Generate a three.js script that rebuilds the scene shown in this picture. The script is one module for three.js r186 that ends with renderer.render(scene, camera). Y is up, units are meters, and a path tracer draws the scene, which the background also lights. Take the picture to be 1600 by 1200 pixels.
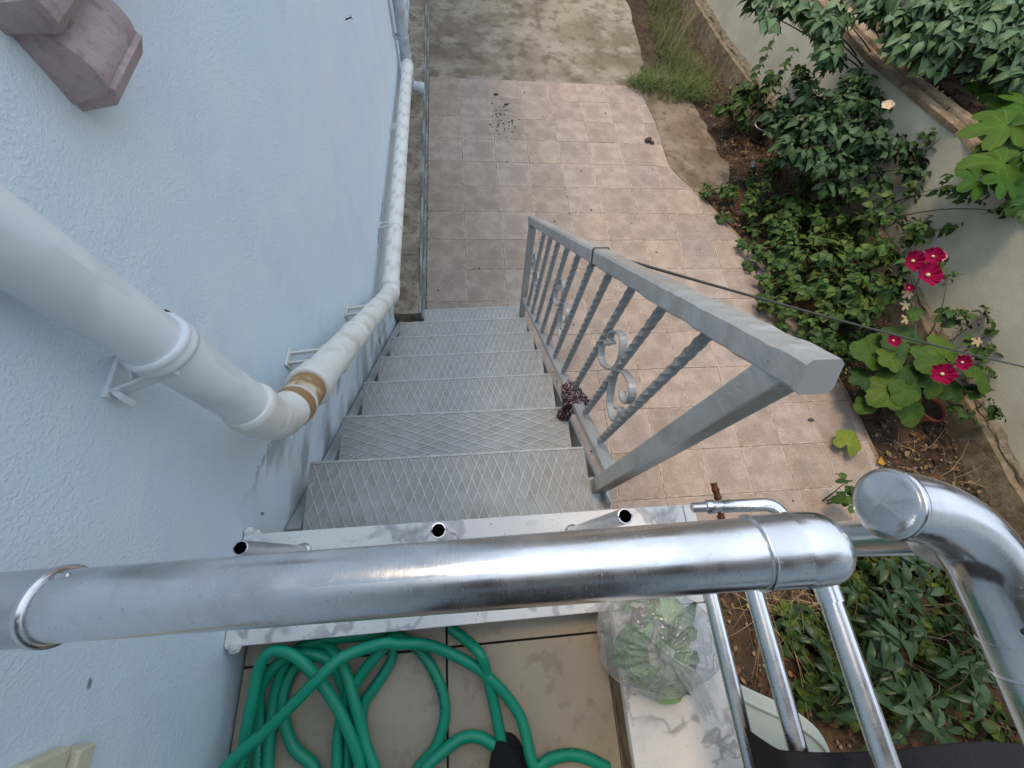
import * as THREE from 'three';
import { RoundedBoxGeometry } from 'three/addons/geometries/RoundedBoxGeometry.js';
import { mergeGeometries, toCreasedNormals } from 'three/addons/utils/BufferGeometryUtils.js';

// ------------------------------------------------------------------ camera, sky, sun, exposure
const scene = new THREE.Scene();
const R = Math.PI / 180;
const camera = new THREE.PerspectiveCamera(86.82, 4 / 3, 0.02, 300);
camera.position.set(0.388, 3.392, 5.977);
camera.rotation.set(-65.85 * R, -14.88 * R, 11.70 * R, 'YXZ');
scene.add(camera);
const renderer = new THREE.WebGLRenderer({ antialias: true });
renderer.setSize(1024, 768);
renderer.toneMapping = THREE.LinearToneMapping;
renderer.toneMappingExposure = 1.24;
renderer.shadowMap.enabled = true;
const SUN = new THREE.Vector3(-0.26, 0.9, -0.32).normalize();
{ // overcast sky, slightly blue, brighter around the veiled sun
  const w = 512, h = 256, d = new Float32Array(w * h * 4);
  for (let y = 0; y < h; y++) for (let x = 0; x < w; x++) {
    const el = ((y + 0.5) / h - 0.5) * Math.PI, az = ((x + 0.5) / w - 0.5) * 2 * Math.PI;
    const v = new THREE.Vector3(Math.cos(el) * Math.cos(az), Math.sin(el), Math.cos(el) * Math.sin(az));
    const s = Math.max(0, v.dot(SUN)), up = Math.max(0, v.y);
    const k = 0.96 + 0.24 * up + 0.2 * Math.pow(s, 5);
    const o = (y * w + x) * 4, b = v.y < -0.02 ? 0.3 : 1;
    d[o] = 0.77 * k * b; d[o + 1] = 0.88 * k * b; d[o + 2] = 1.04 * k * b; d[o + 3] = 1;
  }
  const sky = new THREE.DataTexture(d, w, h, THREE.RGBAFormat, THREE.FloatType);
  sky.mapping = THREE.EquirectangularReflectionMapping; sky.magFilter = THREE.LinearFilter; sky.needsUpdate = true;
  scene.background = sky; scene.environment = sky;
}
const sun = new THREE.DirectionalLight(0xffe1bc, 1.9);
sun.position.copy(SUN).multiplyScalar(20).add(new THREE.Vector3(1, 0, 4)); sun.target.position.set(1, 0, 4);
sun.castShadow = true; sun.shadow.radius = 28; sun.shadow.mapSize.set(2048, 2048);
Object.assign(sun.shadow.camera, { left: -10, right: 10, top: 10, bottom: -10, near: 1, far: 50 });
scene.add(sun, sun.target);

// ------------------------------------------------------------------ helpers
let seed = 7;
const rnd = () => { seed = (seed * 1664525 + 1013904223) >>> 0; return seed / 4294967296; };
const rr = (a, b) => a + (b - a) * rnd();
const V = (x, y, z) => new THREE.Vector3(x, y, z);
const V3 = a => a.map(p => V(p[0], p[1], p[2]));
const lerp = (a, b, t) => a + (b - a) * t;
const clamp = (x, a = 0, b = 1) => Math.min(b, Math.max(a, x));
const smooth = (a, b, x) => { const t = clamp((x - a) / (b - a)); return t * t * (3 - 2 * t); };
function hash(x, y, s) { let h = (x * 374761393 + y * 668265263 + s * 1442695041) | 0; h = Math.imul(h ^ (h >>> 13), 1274126177); h ^= h >>> 16; return (h >>> 0) / 4294967296; }
function vn(x, y, p, s) { // value noise with period p
  const xi = Math.floor(x), yi = Math.floor(y), fx = x - xi, fy = y - yi, u = fx * fx * (3 - 2 * fx), v = fy * fy * (3 - 2 * fy);
  const m = n => ((n % p) + p) % p, a = m(xi), b = m(xi + 1), c = m(yi), d = m(yi + 1);
  return lerp(lerp(hash(a, c, s), hash(b, c, s), u), lerp(hash(a, d, s), hash(b, d, s), u), v);
}
function fbm(u, v, p, oct, s) { let t = 0, a = 0.5, n = 0; for (let i = 0; i < oct; i++) { t += a * vn(u * p, v * p, p, s + i); n += a; a *= 0.5; p *= 2; } return t / n; }
function tex(w, h, fn, srgb = true, rep = [1, 1]) {
  const d = new Uint8Array(w * h * 4);
  for (let y = 0; y < h; y++) for (let x = 0; x < w; x++) {
    const c = fn((x + 0.5) / w, (y + 0.5) / h), o = (y * w + x) * 4;
    if (typeof c === 'number') { d[o] = d[o + 1] = d[o + 2] = clamp(c) * 255; } else { d[o] = clamp(c[0]) * 255; d[o + 1] = clamp(c[1]) * 255; d[o + 2] = clamp(c[2]) * 255; }
    d[o + 3] = 255;
  }
  const t = new THREE.DataTexture(d, w, h, THREE.RGBAFormat);
  t.wrapS = t.wrapT = THREE.RepeatWrapping; t.magFilter = THREE.LinearFilter; t.minFilter = THREE.LinearMipmapLinearFilter; t.generateMipmaps = true;
  if (srgb) t.colorSpace = THREE.SRGBColorSpace;
  t.repeat.set(...rep); t.needsUpdate = true; return t;
}
const reuse = (t, a, b) => { const c = t.clone(); c.repeat.set(a, b); c.needsUpdate = true; return c; };
const mixc = (a, b, t) => [lerp(a[0], b[0], t), lerp(a[1], b[1], t), lerp(a[2], b[2], t)];
const lin = (r, g, b) => new THREE.Color().setRGB(r, g, b);
const std = o => new THREE.MeshStandardMaterial({ side: THREE.DoubleSide, ...o });
const phy = o => new THREE.MeshPhysicalMaterial({ side: THREE.DoubleSide, ...o });
const used = {};
function numbered(n) { const k = used[n] = (used[n] ?? -1) + 1; return k ? n + '_' + String(k).padStart(3, '0') : n; }
function tag(o, label, category, group) { o.userData.label = label; o.userData.category = category; if (group) o.userData.group = group; return o; }
function thing(name, label, category, p = [0, 0, 0], group) { const g = new THREE.Group(); g.name = numbered(name); g.position.set(...p); scene.add(g); return tag(g, label, category, group); }
function obj(name, geos, m, parent = scene, kind) {
  let g = Array.isArray(geos) ? (geos.length > 1 ? mergeGeometries(geos.map(x => { const y = x.index ? x.toNonIndexed() : x; for (const k of Object.keys(y.attributes)) if (!['position', 'normal', 'uv'].includes(k)) y.deleteAttribute(k); return y; })) : geos[0]) : geos;
  const o = new THREE.Mesh(g, m); o.name = parent === scene ? numbered(name) : name; o.castShadow = o.receiveShadow = true; parent.add(o);
  if (kind) o.userData.kind = kind; return o;
}
const struct = (name, geos, m, parent = scene) => obj(name, geos, m, parent, parent === scene ? 'structure' : undefined);
function boxUV(g) { // uv in metres from the dominant axis of each face
  g = g.index ? g.toNonIndexed() : g; const p = g.attributes.position, n = g.attributes.normal, uv = new Float32Array(p.count * 2);
  for (let i = 0; i < p.count; i++) {
    const t = i - i % 3; let ax = 0, ay = 0, az = 0; for (let k = 0; k < 3; k++) { ax += n.getX(t + k); ay += n.getY(t + k); az += n.getZ(t + k); }
    ax = Math.abs(ax); ay = Math.abs(ay); az = Math.abs(az); const x = p.getX(i), y = p.getY(i), z = p.getZ(i);
    if (ax >= ay && ax >= az) { uv[2 * i] = z; uv[2 * i + 1] = y; } else if (ay >= az) { uv[2 * i] = x; uv[2 * i + 1] = z; } else { uv[2 * i] = x; uv[2 * i + 1] = y; }
  }
  g.setAttribute('uv', new THREE.BufferAttribute(uv, 2)); return g;
}
const box = (x0, x1, y0, y1, z0, z1, r = 0.004) => boxUV(new RoundedBoxGeometry(x1 - x0, y1 - y0, z1 - z0, 2, r).translate((x0 + x1) / 2, (y0 + y1) / 2, (z0 + z1) / 2));
function geo(pos, idx, uv) { const g = new THREE.BufferGeometry(); g.setAttribute('position', new THREE.Float32BufferAttribute(pos, 3)); g.setAttribute('uv', new THREE.Float32BufferAttribute(uv ?? new Array(pos.length / 3 * 2).fill(0), 2)); if (idx) g.setIndex(idx); g.computeVertexNormals(); return g; }
const cr = (a, n = 60, closed = false) => new THREE.CatmullRomCurve3(a[0].isVector3 ? a : V3(a), closed, 'centripetal').getPoints(n);
function sweep(pts, o = {}) { // a section carried along points; r: number or function of (share, index)
  const n = o.n ?? 14, N = pts.length, sec = o.sec ?? Array.from({ length: n }, (_, i) => [Math.cos(i / n * 2 * Math.PI), Math.sin(i / n * 2 * Math.PI)]), m = sec.length;
  const len = [0]; for (let i = 1; i < N; i++) len.push(len[i - 1] + pts[i].distanceTo(pts[i - 1]));
  const pos = [], uv = [], idx = [], per = o.per ?? 2 * Math.PI * (typeof o.r === 'number' ? o.r : 0.03);
  let nn = null; const T = V(0, 0, 0), A = V(0, 0, 0), B = V(0, 0, 0);
  for (let i = 0; i < N; i++) {
    T.subVectors(pts[Math.min(N - 1, i + 1)], pts[Math.max(0, i - 1)]).normalize();
    if (o.up) A.copy(o.up).addScaledVector(T, -o.up.dot(T)).normalize(); else if (!nn) { A.set(0, 1, 0); if (Math.abs(T.y) > 0.9) A.set(1, 0, 0); A.addScaledVector(T, -A.dot(T)).normalize(); } else A.copy(nn).addScaledVector(T, -nn.dot(T)).normalize();
    nn = A.clone(); B.crossVectors(T, A);
    const t = len[i] / len[N - 1], r = typeof o.r === 'function' ? o.r(t, i, len[i]) : o.r ?? 1, tw = o.twist ? o.twist * t : 0, c = Math.cos(tw), s = Math.sin(tw);
    for (let k = 0; k <= m; k++) { const [a, b] = sec[k % m], x = (a * c - b * s) * r, y = (a * s + b * c) * r; pos.push(pts[i].x + A.x * x + B.x * y, pts[i].y + A.y * x + B.y * y, pts[i].z + A.z * x + B.z * y); uv.push(k / m * per, len[i]); }
  }
  const q = m + 1; for (let i = 0; i < N - 1; i++) for (let k = 0; k < m; k++) { const a = i * q + k, b = a + q; idx.push(a, b, a + 1, b, b + 1, a + 1); }
  if (o.cap !== false) for (const [i, f] of [[0, 1], [N - 1, 0]]) {
    const c = pos.length / 3; pos.push(pts[i].x, pts[i].y, pts[i].z); uv.push(0, 0);
    for (let k = 0; k <= m; k++) { const a = (i * q + k) * 3; pos.push(pos[a], pos[a + 1], pos[a + 2]); uv.push(sec[k % m][0] * 0.03, sec[k % m][1] * 0.03); }
    for (let k = 0; k < m; k++) f ? idx.push(c, c + 1 + k, c + 2 + k) : idx.push(c, c + 2 + k, c + 1 + k);
  }
  let g = geo(pos, idx, uv);
  if (o.sec && !o.smooth) g = toCreasedNormals(g, 0.7); else { const nor = g.attributes.normal; for (let i = 0; i < N; i++) { const a = i * q, b = a + m, x = nor.getX(a) + nor.getX(b), y = nor.getY(a) + nor.getY(b), z = nor.getZ(a) + nor.getZ(b), l = Math.hypot(x, y, z) || 1; nor.setXYZ(a, x / l, y / l, z / l); nor.setXYZ(b, x / l, y / l, z / l); } }
  return g;
}
const rod = (a, b, r, n = 12) => sweep(V3([a, b]), { r, n });
const SQ = (w, h, c = 0.15) => { const a = w / 2, b = h / 2, e = Math.min(a, b) * c; return [[a, -b + e], [a, b - e], [a - e, b], [-a + e, b], [-a, b - e], [-a, -b + e], [-a + e, -b], [a - e, -b]]; };
const bar = (a, b, w, h, up = V(0, 1, 0)) => sweep(V3([a, b]), { sec: SQ(w, h), r: 1, up });
function fillet(p, rad, seg = 8) { // polyline with rounded corners
  const a = V3(p), out = [a[0]];
  for (let i = 1; i < a.length - 1; i++) { const u = a[i - 1].clone().sub(a[i]), w = a[i + 1].clone().sub(a[i]), d = Math.min(rad, u.length() * 0.49, w.length() * 0.49), s = a[i].clone().addScaledVector(u.normalize(), d), e = a[i].clone().addScaledVector(w.normalize(), d); out.push(...new THREE.QuadraticBezierCurve3(s, a[i], e).getPoints(seg)); }
  out.push(a[a.length - 1]); return out;
}

// ------------------------------------------------------------------ materials
const T_noise = tex(512, 512, (u, v) => fbm(u, v, 8, 6, 3), false);
const T_speck = tex(512, 512, (u, v) => { const a = fbm(u, v, 6, 5, 31), b = vn(u * 200, v * 200, 200, 4), c = vn(u * 90, v * 90, 90, 9); return 0.5 * a + 0.28 * b + 0.22 * c; }, false);
// house wall: stucco relief and old marks
const T_stucco = tex(1024, 1024, (u, v) => {
  const wx = 0.012 * (vn(u * 40, v * 40, 40, 5) - 0.5), wy = 0.012 * (vn(u * 40, v * 40, 40, 6) - 0.5);
  const a = vn((u + wx) * 96, (v + wy) * 96, 96, 11), b = vn((u + wy) * 170, (v - wx) * 170, 170, 12), c = fbm(u, v, 5, 3, 13), f = vn(u * 400, v * 400, 400, 14);
  const k = smooth(0.25, 0.75, c); return 0.3 + 0.45 * Math.pow(smooth(0.42, 0.8, a), 0.8) * (0.6 + 0.4 * k) + 0.2 * smooth(0.45, 0.85, b) + 0.06 * f + 0.12 * c;
}, false);
const WZ = 8, WY = 3.6; // the wall's colour map covers z -1.5..6.5, y 0..3.6
const chips = [[5.79, 2.005, 0.005, 0.014], [6.05, 2.42, 0.012, 0.006], [6.12, 2.5, 0.01, 0.005], [5.98, 2.5, 0.004, 0.015], [6.0, 2.3, 0.004, 0.015], [4.4, 0.66, 0.03, 0.04], [3.6, 0.9, 0.2, 0.012], [3.3, 0.86, 0.16, 0.012]];
const T_wall = tex(2048, 922, (u, v) => {
  const z = -1.5 + u * WZ, y = v * WY; let c = [0.86, 0.915, 0.945];
  const n = fbm(u, v, 7, 6, 21), n2 = fbm(u, v, 40, 4, 22); c = mixc(c, [0.84, 0.905, 0.95], smooth(0.3, 0.75, n)); c = mixc(c, [0.875, 0.925, 0.95], 0.6 * smooth(0.5, 0.75, n2));
  const st = vn(z * 5 + 0.25 * fbm(u, v, 12, 3, 28), y * 0.35, 4096, 29), sg = fbm(u, v, 90, 3, 30); c = mixc(c, [0.88, 0.915, 0.94], 0.4 * smooth(0.5, 0.95, st) * smooth(0.3, 0.6, sg)); c = mixc(c, [0.77, 0.82, 0.88], 0.2 * smooth(0.5, 0.95, 1 - st) * smooth(0.35, 0.65, sg));
  const step = 0.262 * ((z - 3.6) / 0.289); // rough line of the stairs: splashed dirt with a torn outline
  const d = y - (z > 3.8 ? step : 0.24), e = fbm(u, v, 50, 6, 25);
  if (d < 0.12 + 0.4 * (e - 0.4)) c = mixc(c, [0.6, 0.63, 0.645], 0.75 * smooth(0.4, 0.75, e) * smooth(5.84, 5.66, z));
  for (const [cz, cy, rz, ry] of chips) { const q = ((z - cz) / rz) ** 2 + ((y - cy) / ry) ** 2 + 1.6 * (fbm(u, v, 220, 2, 27) - 0.5); if (q < 0.8) c = mixc(c, [0.36, 0.4, 0.44], 0.75); }
  return c;
});
const M = {};
M.wall = std({ map: T_wall, bumpMap: reuse(T_stucco, WZ / 0.46, WY / 0.46), bumpScale: 0.0013, roughness: 0.75 });
const T_pvc = tex(512, 512, (u, v) => { const n = fbm(u, v, 5, 5, 41), s = vn(u * 14, v * 160, 14, 43) * vn(u * 90, v * 90, 90, 44); return mixc([0.90, 0.915, 0.925], [0.80, 0.82, 0.83], smooth(0.5, 0.72, n) * 0.5 + (s > 0.68 ? 0.35 : 0)); }, true, [2, 2]);
const T_pvcd = tex(512, 512, (u, v) => { const n = fbm(u, v, 6, 6, 46), s = vn(u * 70, v * 70, 70, 47); return mixc([0.90, 0.90, 0.875], [0.72, 0.70, 0.65], smooth(0.45, 0.8, n) * 0.55 + (s > 0.93 ? 0.4 : 0)); }, true, [2.5, 2.5]);
M.pvc = std({ map: T_pvc, color: lin(0.97, 0.99, 1.0), roughness: 0.42 });
M.pvcOld = std({ map: T_pvcd, roughness: 0.5 });
M.pvcGrey = std({ map: T_pvcd, color: lin(0.62, 0.68, 0.78), roughness: 0.5 });
M.brown = std({ map: tex(256, 256, (u, v) => { const n = fbm(u, v, 6, 5, 51), s = fbm(u, v, 3, 4, 52); return mixc(mixc([0.62, 0.49, 0.34], [0.84, 0.79, 0.69], smooth(0.4, 0.68, n)), [0.43, 0.3, 0.19], smooth(0.5, 0.75, s)); }, true, [6, 6]), roughness: 0.65 });
const T_conc = tex(1024, 1024, (u, v) => {
  const a = fbm(u, v, 4, 7, 61), b = fbm(u, v, 9, 6, 62), c = fbm(u, v, 26, 5, 63), s = vn(u * 180, v * 180, 180, 64), f = vn(u * 420, v * 420, 420, 65);
  let k = mixc([0.655, 0.625, 0.575], [0.53, 0.49, 0.43], smooth(0.32, 0.7, a)); k = mixc(k, [0.7, 0.68, 0.65], smooth(0.45, 0.72, b) * 0.8); k = mixc(k, [0.42, 0.385, 0.33], smooth(0.45, 0.85, c) * 0.7); k = mixc(k, [0.3, 0.28, 0.25], 0.5 * smooth(0.82, 0.96, s)); return mixc(k, [0.78, 0.77, 0.74], f > 0.88 ? 0.2 : 0);
});
const T_concB = tex(512, 512, (u, v) => 0.6 * fbm(u, v, 10, 6, 66) + 0.3 * vn(u * 150, v * 150, 150, 67) + 0.1 * vn(u * 40, v * 40, 40, 3), false);
M.conc = std({ map: reuse(T_conc, 0.38, 0.38), color: lin(0.74, 0.7, 0.64), bumpMap: reuse(T_concB, 1.1, 1.1), bumpScale: 0.006, roughness: 0.95 });
M.ledge = std({ map: reuse(T_conc, 1.1, 1.1), color: lin(0.78, 0.74, 0.68), bumpMap: reuse(T_concB, 2, 2), bumpScale: 0.006, roughness: 0.95 });
M.ledgePaint = std({ map: reuse(T_conc, 1.6, 1.6), color: lin(0.72, 0.86, 0.95), bumpMap: reuse(T_concB, 2, 2), bumpScale: 0.004, roughness: 0.85 });
M.concDirt = std({ map: reuse(T_conc, 0.55, 0.55), color: lin(0.62, 0.54, 0.44), bumpMap: reuse(T_concB, 1.0, 1.0), bumpScale: 0.006, roughness: 0.95 });
M.footing = std({ map: reuse(T_conc, 1.2, 1.2), color: lin(0.72, 0.64, 0.5), bumpMap: reuse(T_concB, 2.2, 2.2), bumpScale: 0.012, roughness: 0.95 });
M.rubble = std({ map: reuse(T_conc, 2.5, 2.5), color: lin(0.86, 0.81, 0.72), bumpMap: reuse(T_concB, 4, 4), bumpScale: 0.02, roughness: 1 });
M.gardenWall = std({ map: tex(512, 512, (u, v) => { const a = fbm(u, v, 4, 6, 71), b = fbm(u, v, 12, 5, 72); return mixc(mixc([0.79, 0.775, 0.70], [0.74, 0.725, 0.65], smooth(0.25, 0.8, a)), [0.83, 0.815, 0.75], smooth(0.4, 0.8, b) * 0.5); }, true, [0.7, 0.7]), bumpMap: reuse(T_concB, 1.2, 1.2), bumpScale: 0.004, roughness: 0.95 });
M.coping = std({ map: reuse(T_conc, 0.8, 0.8), color: lin(0.85, 0.7, 0.54), bumpMap: reuse(T_concB, 1.5, 1.5), bumpScale: 0.006, roughness: 0.95 });
M.soil = std({ map: tex(1024, 1024, (u, v) => { const a = fbm(u, v, 8, 7, 81), b = vn(u * 150, v * 150, 150, 82), c = fbm(u, v, 30, 4, 83); let k = mixc([0.34, 0.27, 0.2], [0.25, 0.195, 0.145], smooth(0.25, 0.75, a)); k = mixc(k, [0.45, 0.37, 0.28], smooth(0.6, 0.95, b) * 0.6); return mixc(k, [0.18, 0.14, 0.11], smooth(0.45, 0.8, c) * 0.7); }, true, [0.6, 0.6]), bumpMap: reuse(T_concB, 1.4, 1.4), bumpScale: 0.03, roughness: 1 });
M.mortar = std({ map: reuse(T_conc, 2, 2), color: lin(0.8, 0.66, 0.56), roughness: 1 });
// yard tiles: six slabs of the same speckled cast stone, each worn along its own edges
M.tile = [0, 1, 2, 3, 4, 5].map(i => std({
  map: tex(256, 256, (u, v) => {
    const s = vn(u * 128, v * 128, 128, 90 + i), s2 = vn(u * 70, v * 70, 70, 96 + i), a = fbm(u, v, 4, 5, 101 + i), e = Math.min(u, v, 1 - u, 1 - v), q = fbm(u, v, 9, 4, 111 + i);
    let k = mixc([0.665, 0.61, 0.565], [0.585, 0.53, 0.488], smooth(0.25, 0.75, a)); k = mixc(k, [0.82, 0.77, 0.73], s > 0.7 ? 0.4 : 0); k = mixc(k, [0.5, 0.435, 0.395], s2 > 0.75 ? 0.4 : 0);
    if (e < 0.13 * (q - 0.36)) k = mixc(k, [0.80, 0.74, 0.69], 0.25 + 0.5 * smooth(0.4, 0.65, q)); return mixc(k, [0.62, 0.55, 0.5], 0.5 * smooth(0.55, 0.75, q));
  }), bumpMap: T_speck, bumpScale: 0.0025, roughness: 0.9, color: lin(...[[1, 1, 1], [0.92, 0.91, 0.9], [1.0, 0.97, 0.94], [0.89, 0.89, 0.9], [0.98, 0.97, 0.98], [0.85, 0.84, 0.82]][i]),
}));
// marble with grey veins
const T_marble = tex(1024, 1024, (u, v) => {
  const wx = fbm(u, v, 4, 5, 121) - 0.5, w2 = fbm(u, v, 5, 5, 122) - 0.5; const r = 1 - Math.abs(2 * fbm(u + 0.25 * wx, v + 0.25 * w2, 3, 4, 123) - 1), r2 = 1 - Math.abs(2 * fbm(u + 0.15 * w2, v - 0.15 * wx, 7, 4, 124) - 1), cl = fbm(u, v, 3, 4, 125), d = vn(u * 130, v * 130, 130, 126);
  let k = [0.90, 0.895, 0.885]; k = mixc(k, [0.83, 0.83, 0.835], 0.5 * smooth(0.4, 0.65, cl)); k = mixc(k, [0.48, 0.475, 0.49], 0.42 * smooth(0.9, 0.99, r) * smooth(0.36, 0.6, cl)); k = mixc(k, [0.6, 0.595, 0.61], 0.65 * smooth(0.88, 0.99, r2) * smooth(0.4, 0.58, wx + 0.5)); return mixc(k, [0.4, 0.36, 0.32], d > 0.965 ? 0.6 : 0);
});
M.marble = std({ map: reuse(T_marble, 1.3, 1.3), roughness: 0.32, bumpMap: reuse(T_noise, 5, 5), bumpScale: 0.0008 });
M.marbleVein = std({ map: reuse(T_marble, 1.5, 1.9), roughness: 0.32, bumpMap: reuse(T_noise, 5, 5), bumpScale: 0.0008 });
M.curb = std({ map: reuse(T_conc, 2, 2), color: lin(0.8, 0.78, 0.75), roughness: 0.95 });
M.floorTile = [0, 1, 2].map(i => std({ map: tex(512, 512, (u, v) => { const a = fbm(u, v, 3, 6, 131 + i), b = fbm(u, v, 16, 4, 134 + i), s = vn(u * 200, v * 200, 200, 137); let k = mixc([0.71, 0.655, 0.575], [0.65, 0.6, 0.525], smooth(0.35, 0.7, a)); k = mixc(k, [0.58, 0.53, 0.46], smooth(0.6, 0.75, b) * 0.5); return mixc(k, [0.42, 0.38, 0.33], s > 0.95 ? 0.5 : 0); }, true, [1.6, 1.6]), roughness: 0.38, bumpMap: reuse(T_noise, 3, 3), bumpScale: 0.0006 }));
M.grout = std({ color: lin(0.018, 0.015, 0.013), roughness: 1 });
M.skirting = std({ map: reuse(T_conc, 1, 1), color: lin(0.62, 0.5, 0.38), roughness: 0.6 });
// metals
const T_steel = tex(512, 512, (u, v) => { const a = fbm(u, v, 4, 6, 141), b = fbm(u, v, 14, 5, 142), s = vn(u * 120, v * 120, 120, 143); let k = mixc([0.73, 0.735, 0.735], [0.68, 0.675, 0.665], smooth(0.3, 0.75, a)); k = mixc(k, [0.6, 0.58, 0.55], smooth(0.5, 0.8, b) * 0.45); return mixc(k, [0.5, 0.38, 0.24], s > 0.97 ? 0.3 : 0); });
M.tread = std({ map: reuse(T_steel, 2.2, 2.2), color: lin(0.8, 0.8, 0.79), roughness: 0.48, metalness: 0.2, bumpMap: reuse(T_noise, 3, 3), bumpScale: 0.002 });
M.treadHighlight = std({ map: reuse(T_steel, 4, 4), color: lin(1.1, 1.11, 1.12), roughness: 0.45, metalness: 0.2, bumpMap: reuse(T_noise, 6, 6), bumpScale: 0.002 });  // brighter copy of the steel: edge highlight put into the colour
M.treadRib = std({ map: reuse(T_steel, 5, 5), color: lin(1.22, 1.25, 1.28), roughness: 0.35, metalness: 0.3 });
M.silver = std({ map: reuse(T_steel, 1.1, 1.1), color: lin(0.98, 1.03, 1.07), roughness: 0.34, metalness: 0.35, bumpMap: reuse(T_noise, 7, 7), bumpScale: 0.002 });
const T_smear = tex(512, 512, (u, v) => { const a = fbm(u, v, 3, 5, 151), s = vn(u * 16, v * 220, 16, 152), d = vn(u * 90, v * 90, 90, 153); return 0.17 + 0.12 * smooth(0.4, 0.7, a) + 0.05 * s + (d > 0.965 ? 0.3 : 0); }, false);
const T_alu = tex(512, 512, (u, v) => { const a = fbm(u, v, 4, 5, 155), d = vn(u * 64, v * 64, 64, 156), e = fbm(u, v, 22, 3, 157); return mixc(mixc([0.90, 0.905, 0.915], [0.83, 0.835, 0.845], smooth(0.4, 0.7, a)), [0.62, 0.6, 0.57], d > 0.98 ? 0.5 : e > 0.76 ? 0.12 : 0); });
M.alu = std({ map: reuse(T_alu, 5, 5), metalness: 1, roughness: 1, roughnessMap: reuse(T_smear, 6, 6), bumpMap: reuse(T_noise, 12, 2), bumpScale: 0.0002 });
M.aluDull = std({ map: reuse(T_alu, 8, 8), metalness: 1, roughness: 0.34, color: lin(0.82, 0.82, 0.82) });
M.darkPlastic = std({ color: lin(0.03, 0.025, 0.022), roughness: 0.9 });
M.rust = std({ map: tex(256, 256, (u, v) => mixc([0.42, 0.24, 0.16], [0.22, 0.13, 0.1], smooth(0.3, 0.7, fbm(u, v, 10, 5, 161))), true, [12, 12]), roughness: 0.95 });
M.stone = std({ color: lin(1.2, 1.18, 1.18), map: tex(512, 512, (u, v) => { const a = fbm(u, v, 5, 6, 171), b = vn(u * 120, v * 120, 120, 172), c = fbm(u, v, 12, 5, 173); let k = mixc([0.70, 0.63, 0.63], [0.63, 0.565, 0.565], smooth(0.3, 0.75, a)); k = mixc(k, [0.52, 0.48, 0.43], smooth(0.55, 0.8, c) * 0.5); return mixc(k, [0.68, 0.62, 0.62], b > 0.72 ? 0.35 : 0); }, true, [5, 5]), bumpMap: reuse(T_concB, 7, 7), bumpScale: 0.004, roughness: 0.95 });
M.moss = std({ color: lin(0.17, 0.165, 0.11), roughness: 1, bumpMap: reuse(T_concB, 12, 12), bumpScale: 0.01 });
M.cream = std({ color: lin(0.62, 0.58, 0.42), roughness: 0.6, bumpMap: reuse(T_concB, 4, 4), bumpScale: 0.002 });
const T_hose = tex(256, 1024, (u, v) => { let k = mixc([0.02, 0.60, 0.47], [0.015, 0.54, 0.42], fbm(u, v, 6, 4, 181)); const c = Math.floor(v * 150), on = u > 0.16 && u < 0.27 && v > 0.06 && v < 0.46 && c % 9 < 7 && vn(u * 46, v * 620, 4096, 182) > 0.5; return on ? [0.03, 0.28, 0.24] : mixc(k, [0.25, 0.5, 0.42], fbm(u, v, 20, 3, 183) > 0.66 ? 0.3 : 0); }, true, [1 / (2 * Math.PI * 0.015), 2.2]);
M.hose = std({ map: T_hose, roughness: 0.45 });
M.black = std({ color: lin(0.006, 0.006, 0.009), roughness: 0.95, bumpMap: reuse(T_noise, 20, 20), bumpScale: 0.002 });
M.panel = std({ color: lin(0.42, 0.5, 0.48), roughness: 0.45 });
M.cable = std({ color: lin(0.05, 0.055, 0.05), roughness: 0.6 });
M.bark = std({ map: tex(256, 256, (u, v) => mixc([0.36, 0.29, 0.22], [0.17, 0.13, 0.1], smooth(0.35, 0.7, fbm(u, v * 0.5, 12, 5, 191))), true, [5, 5]), roughness: 1, bumpMap: reuse(T_concB, 5, 5), bumpScale: 0.02 });
M.stem = std({ color: lin(0.09, 0.13, 0.05), roughness: 0.7 });
M.stemDry = std({ color: lin(0.36, 0.27, 0.15), roughness: 0.9 });
M.twig = std({ color: lin(0.12, 0.085, 0.06), roughness: 0.9 });
M.pot = std({ color: lin(0.06, 0.03, 0.025), roughness: 0.7 });
M.potRed = std({ color: lin(0.32, 0.09, 0.055), roughness: 0.7 });
M.white = std({ color: lin(0.75, 0.75, 0.72), roughness: 0.5 });
const T_vein = tex(128, 128, (u, v) => { const m = Math.abs(u - 0.5), w = Math.abs(((v * 7 - m * 5) % 1 + 1) % 1 - 0.5), n = fbm(u, v, 6, 4, 201); let k = 0.86 + 0.12 * n; if (m < 0.022) k = 1.0; else if (w < 0.05) k = 0.97; return mixc([k, k, k * 0.98], [0.75, 0.72, 0.45], fbm(u, v, 5, 3, 203) > 0.72 ? 0.5 : 0); });
const T_palm = tex(256, 256, (u, v) => { const x = u - 0.5, y = v - 0.12, a = Math.atan2(x, y), r = Math.hypot(x, y), n = fbm(u, v, 8, 4, 205); let k = 0.82 + 0.14 * n; for (const b of [-1.75, -1.0, -0.5, 0, 0.5, 1.0, 1.75]) { const d = Math.abs(Math.sin(a - b)) * r; if (Math.cos(a - b) > 0 && d < 0.006) k = 1.02; } return [k * 0.95, k * 0.95, k * 0.85]; });
function leafMats(cols, o = {}) { return cols.map(c => phy({ color: lin(...c), map: o.map ?? T_vein, roughness: o.rough ?? 0.6, ior: 1.4, transmission: o.tr ?? 0, thickness: 0, specularIntensity: o.spec ?? 0.8 })); }
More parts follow.
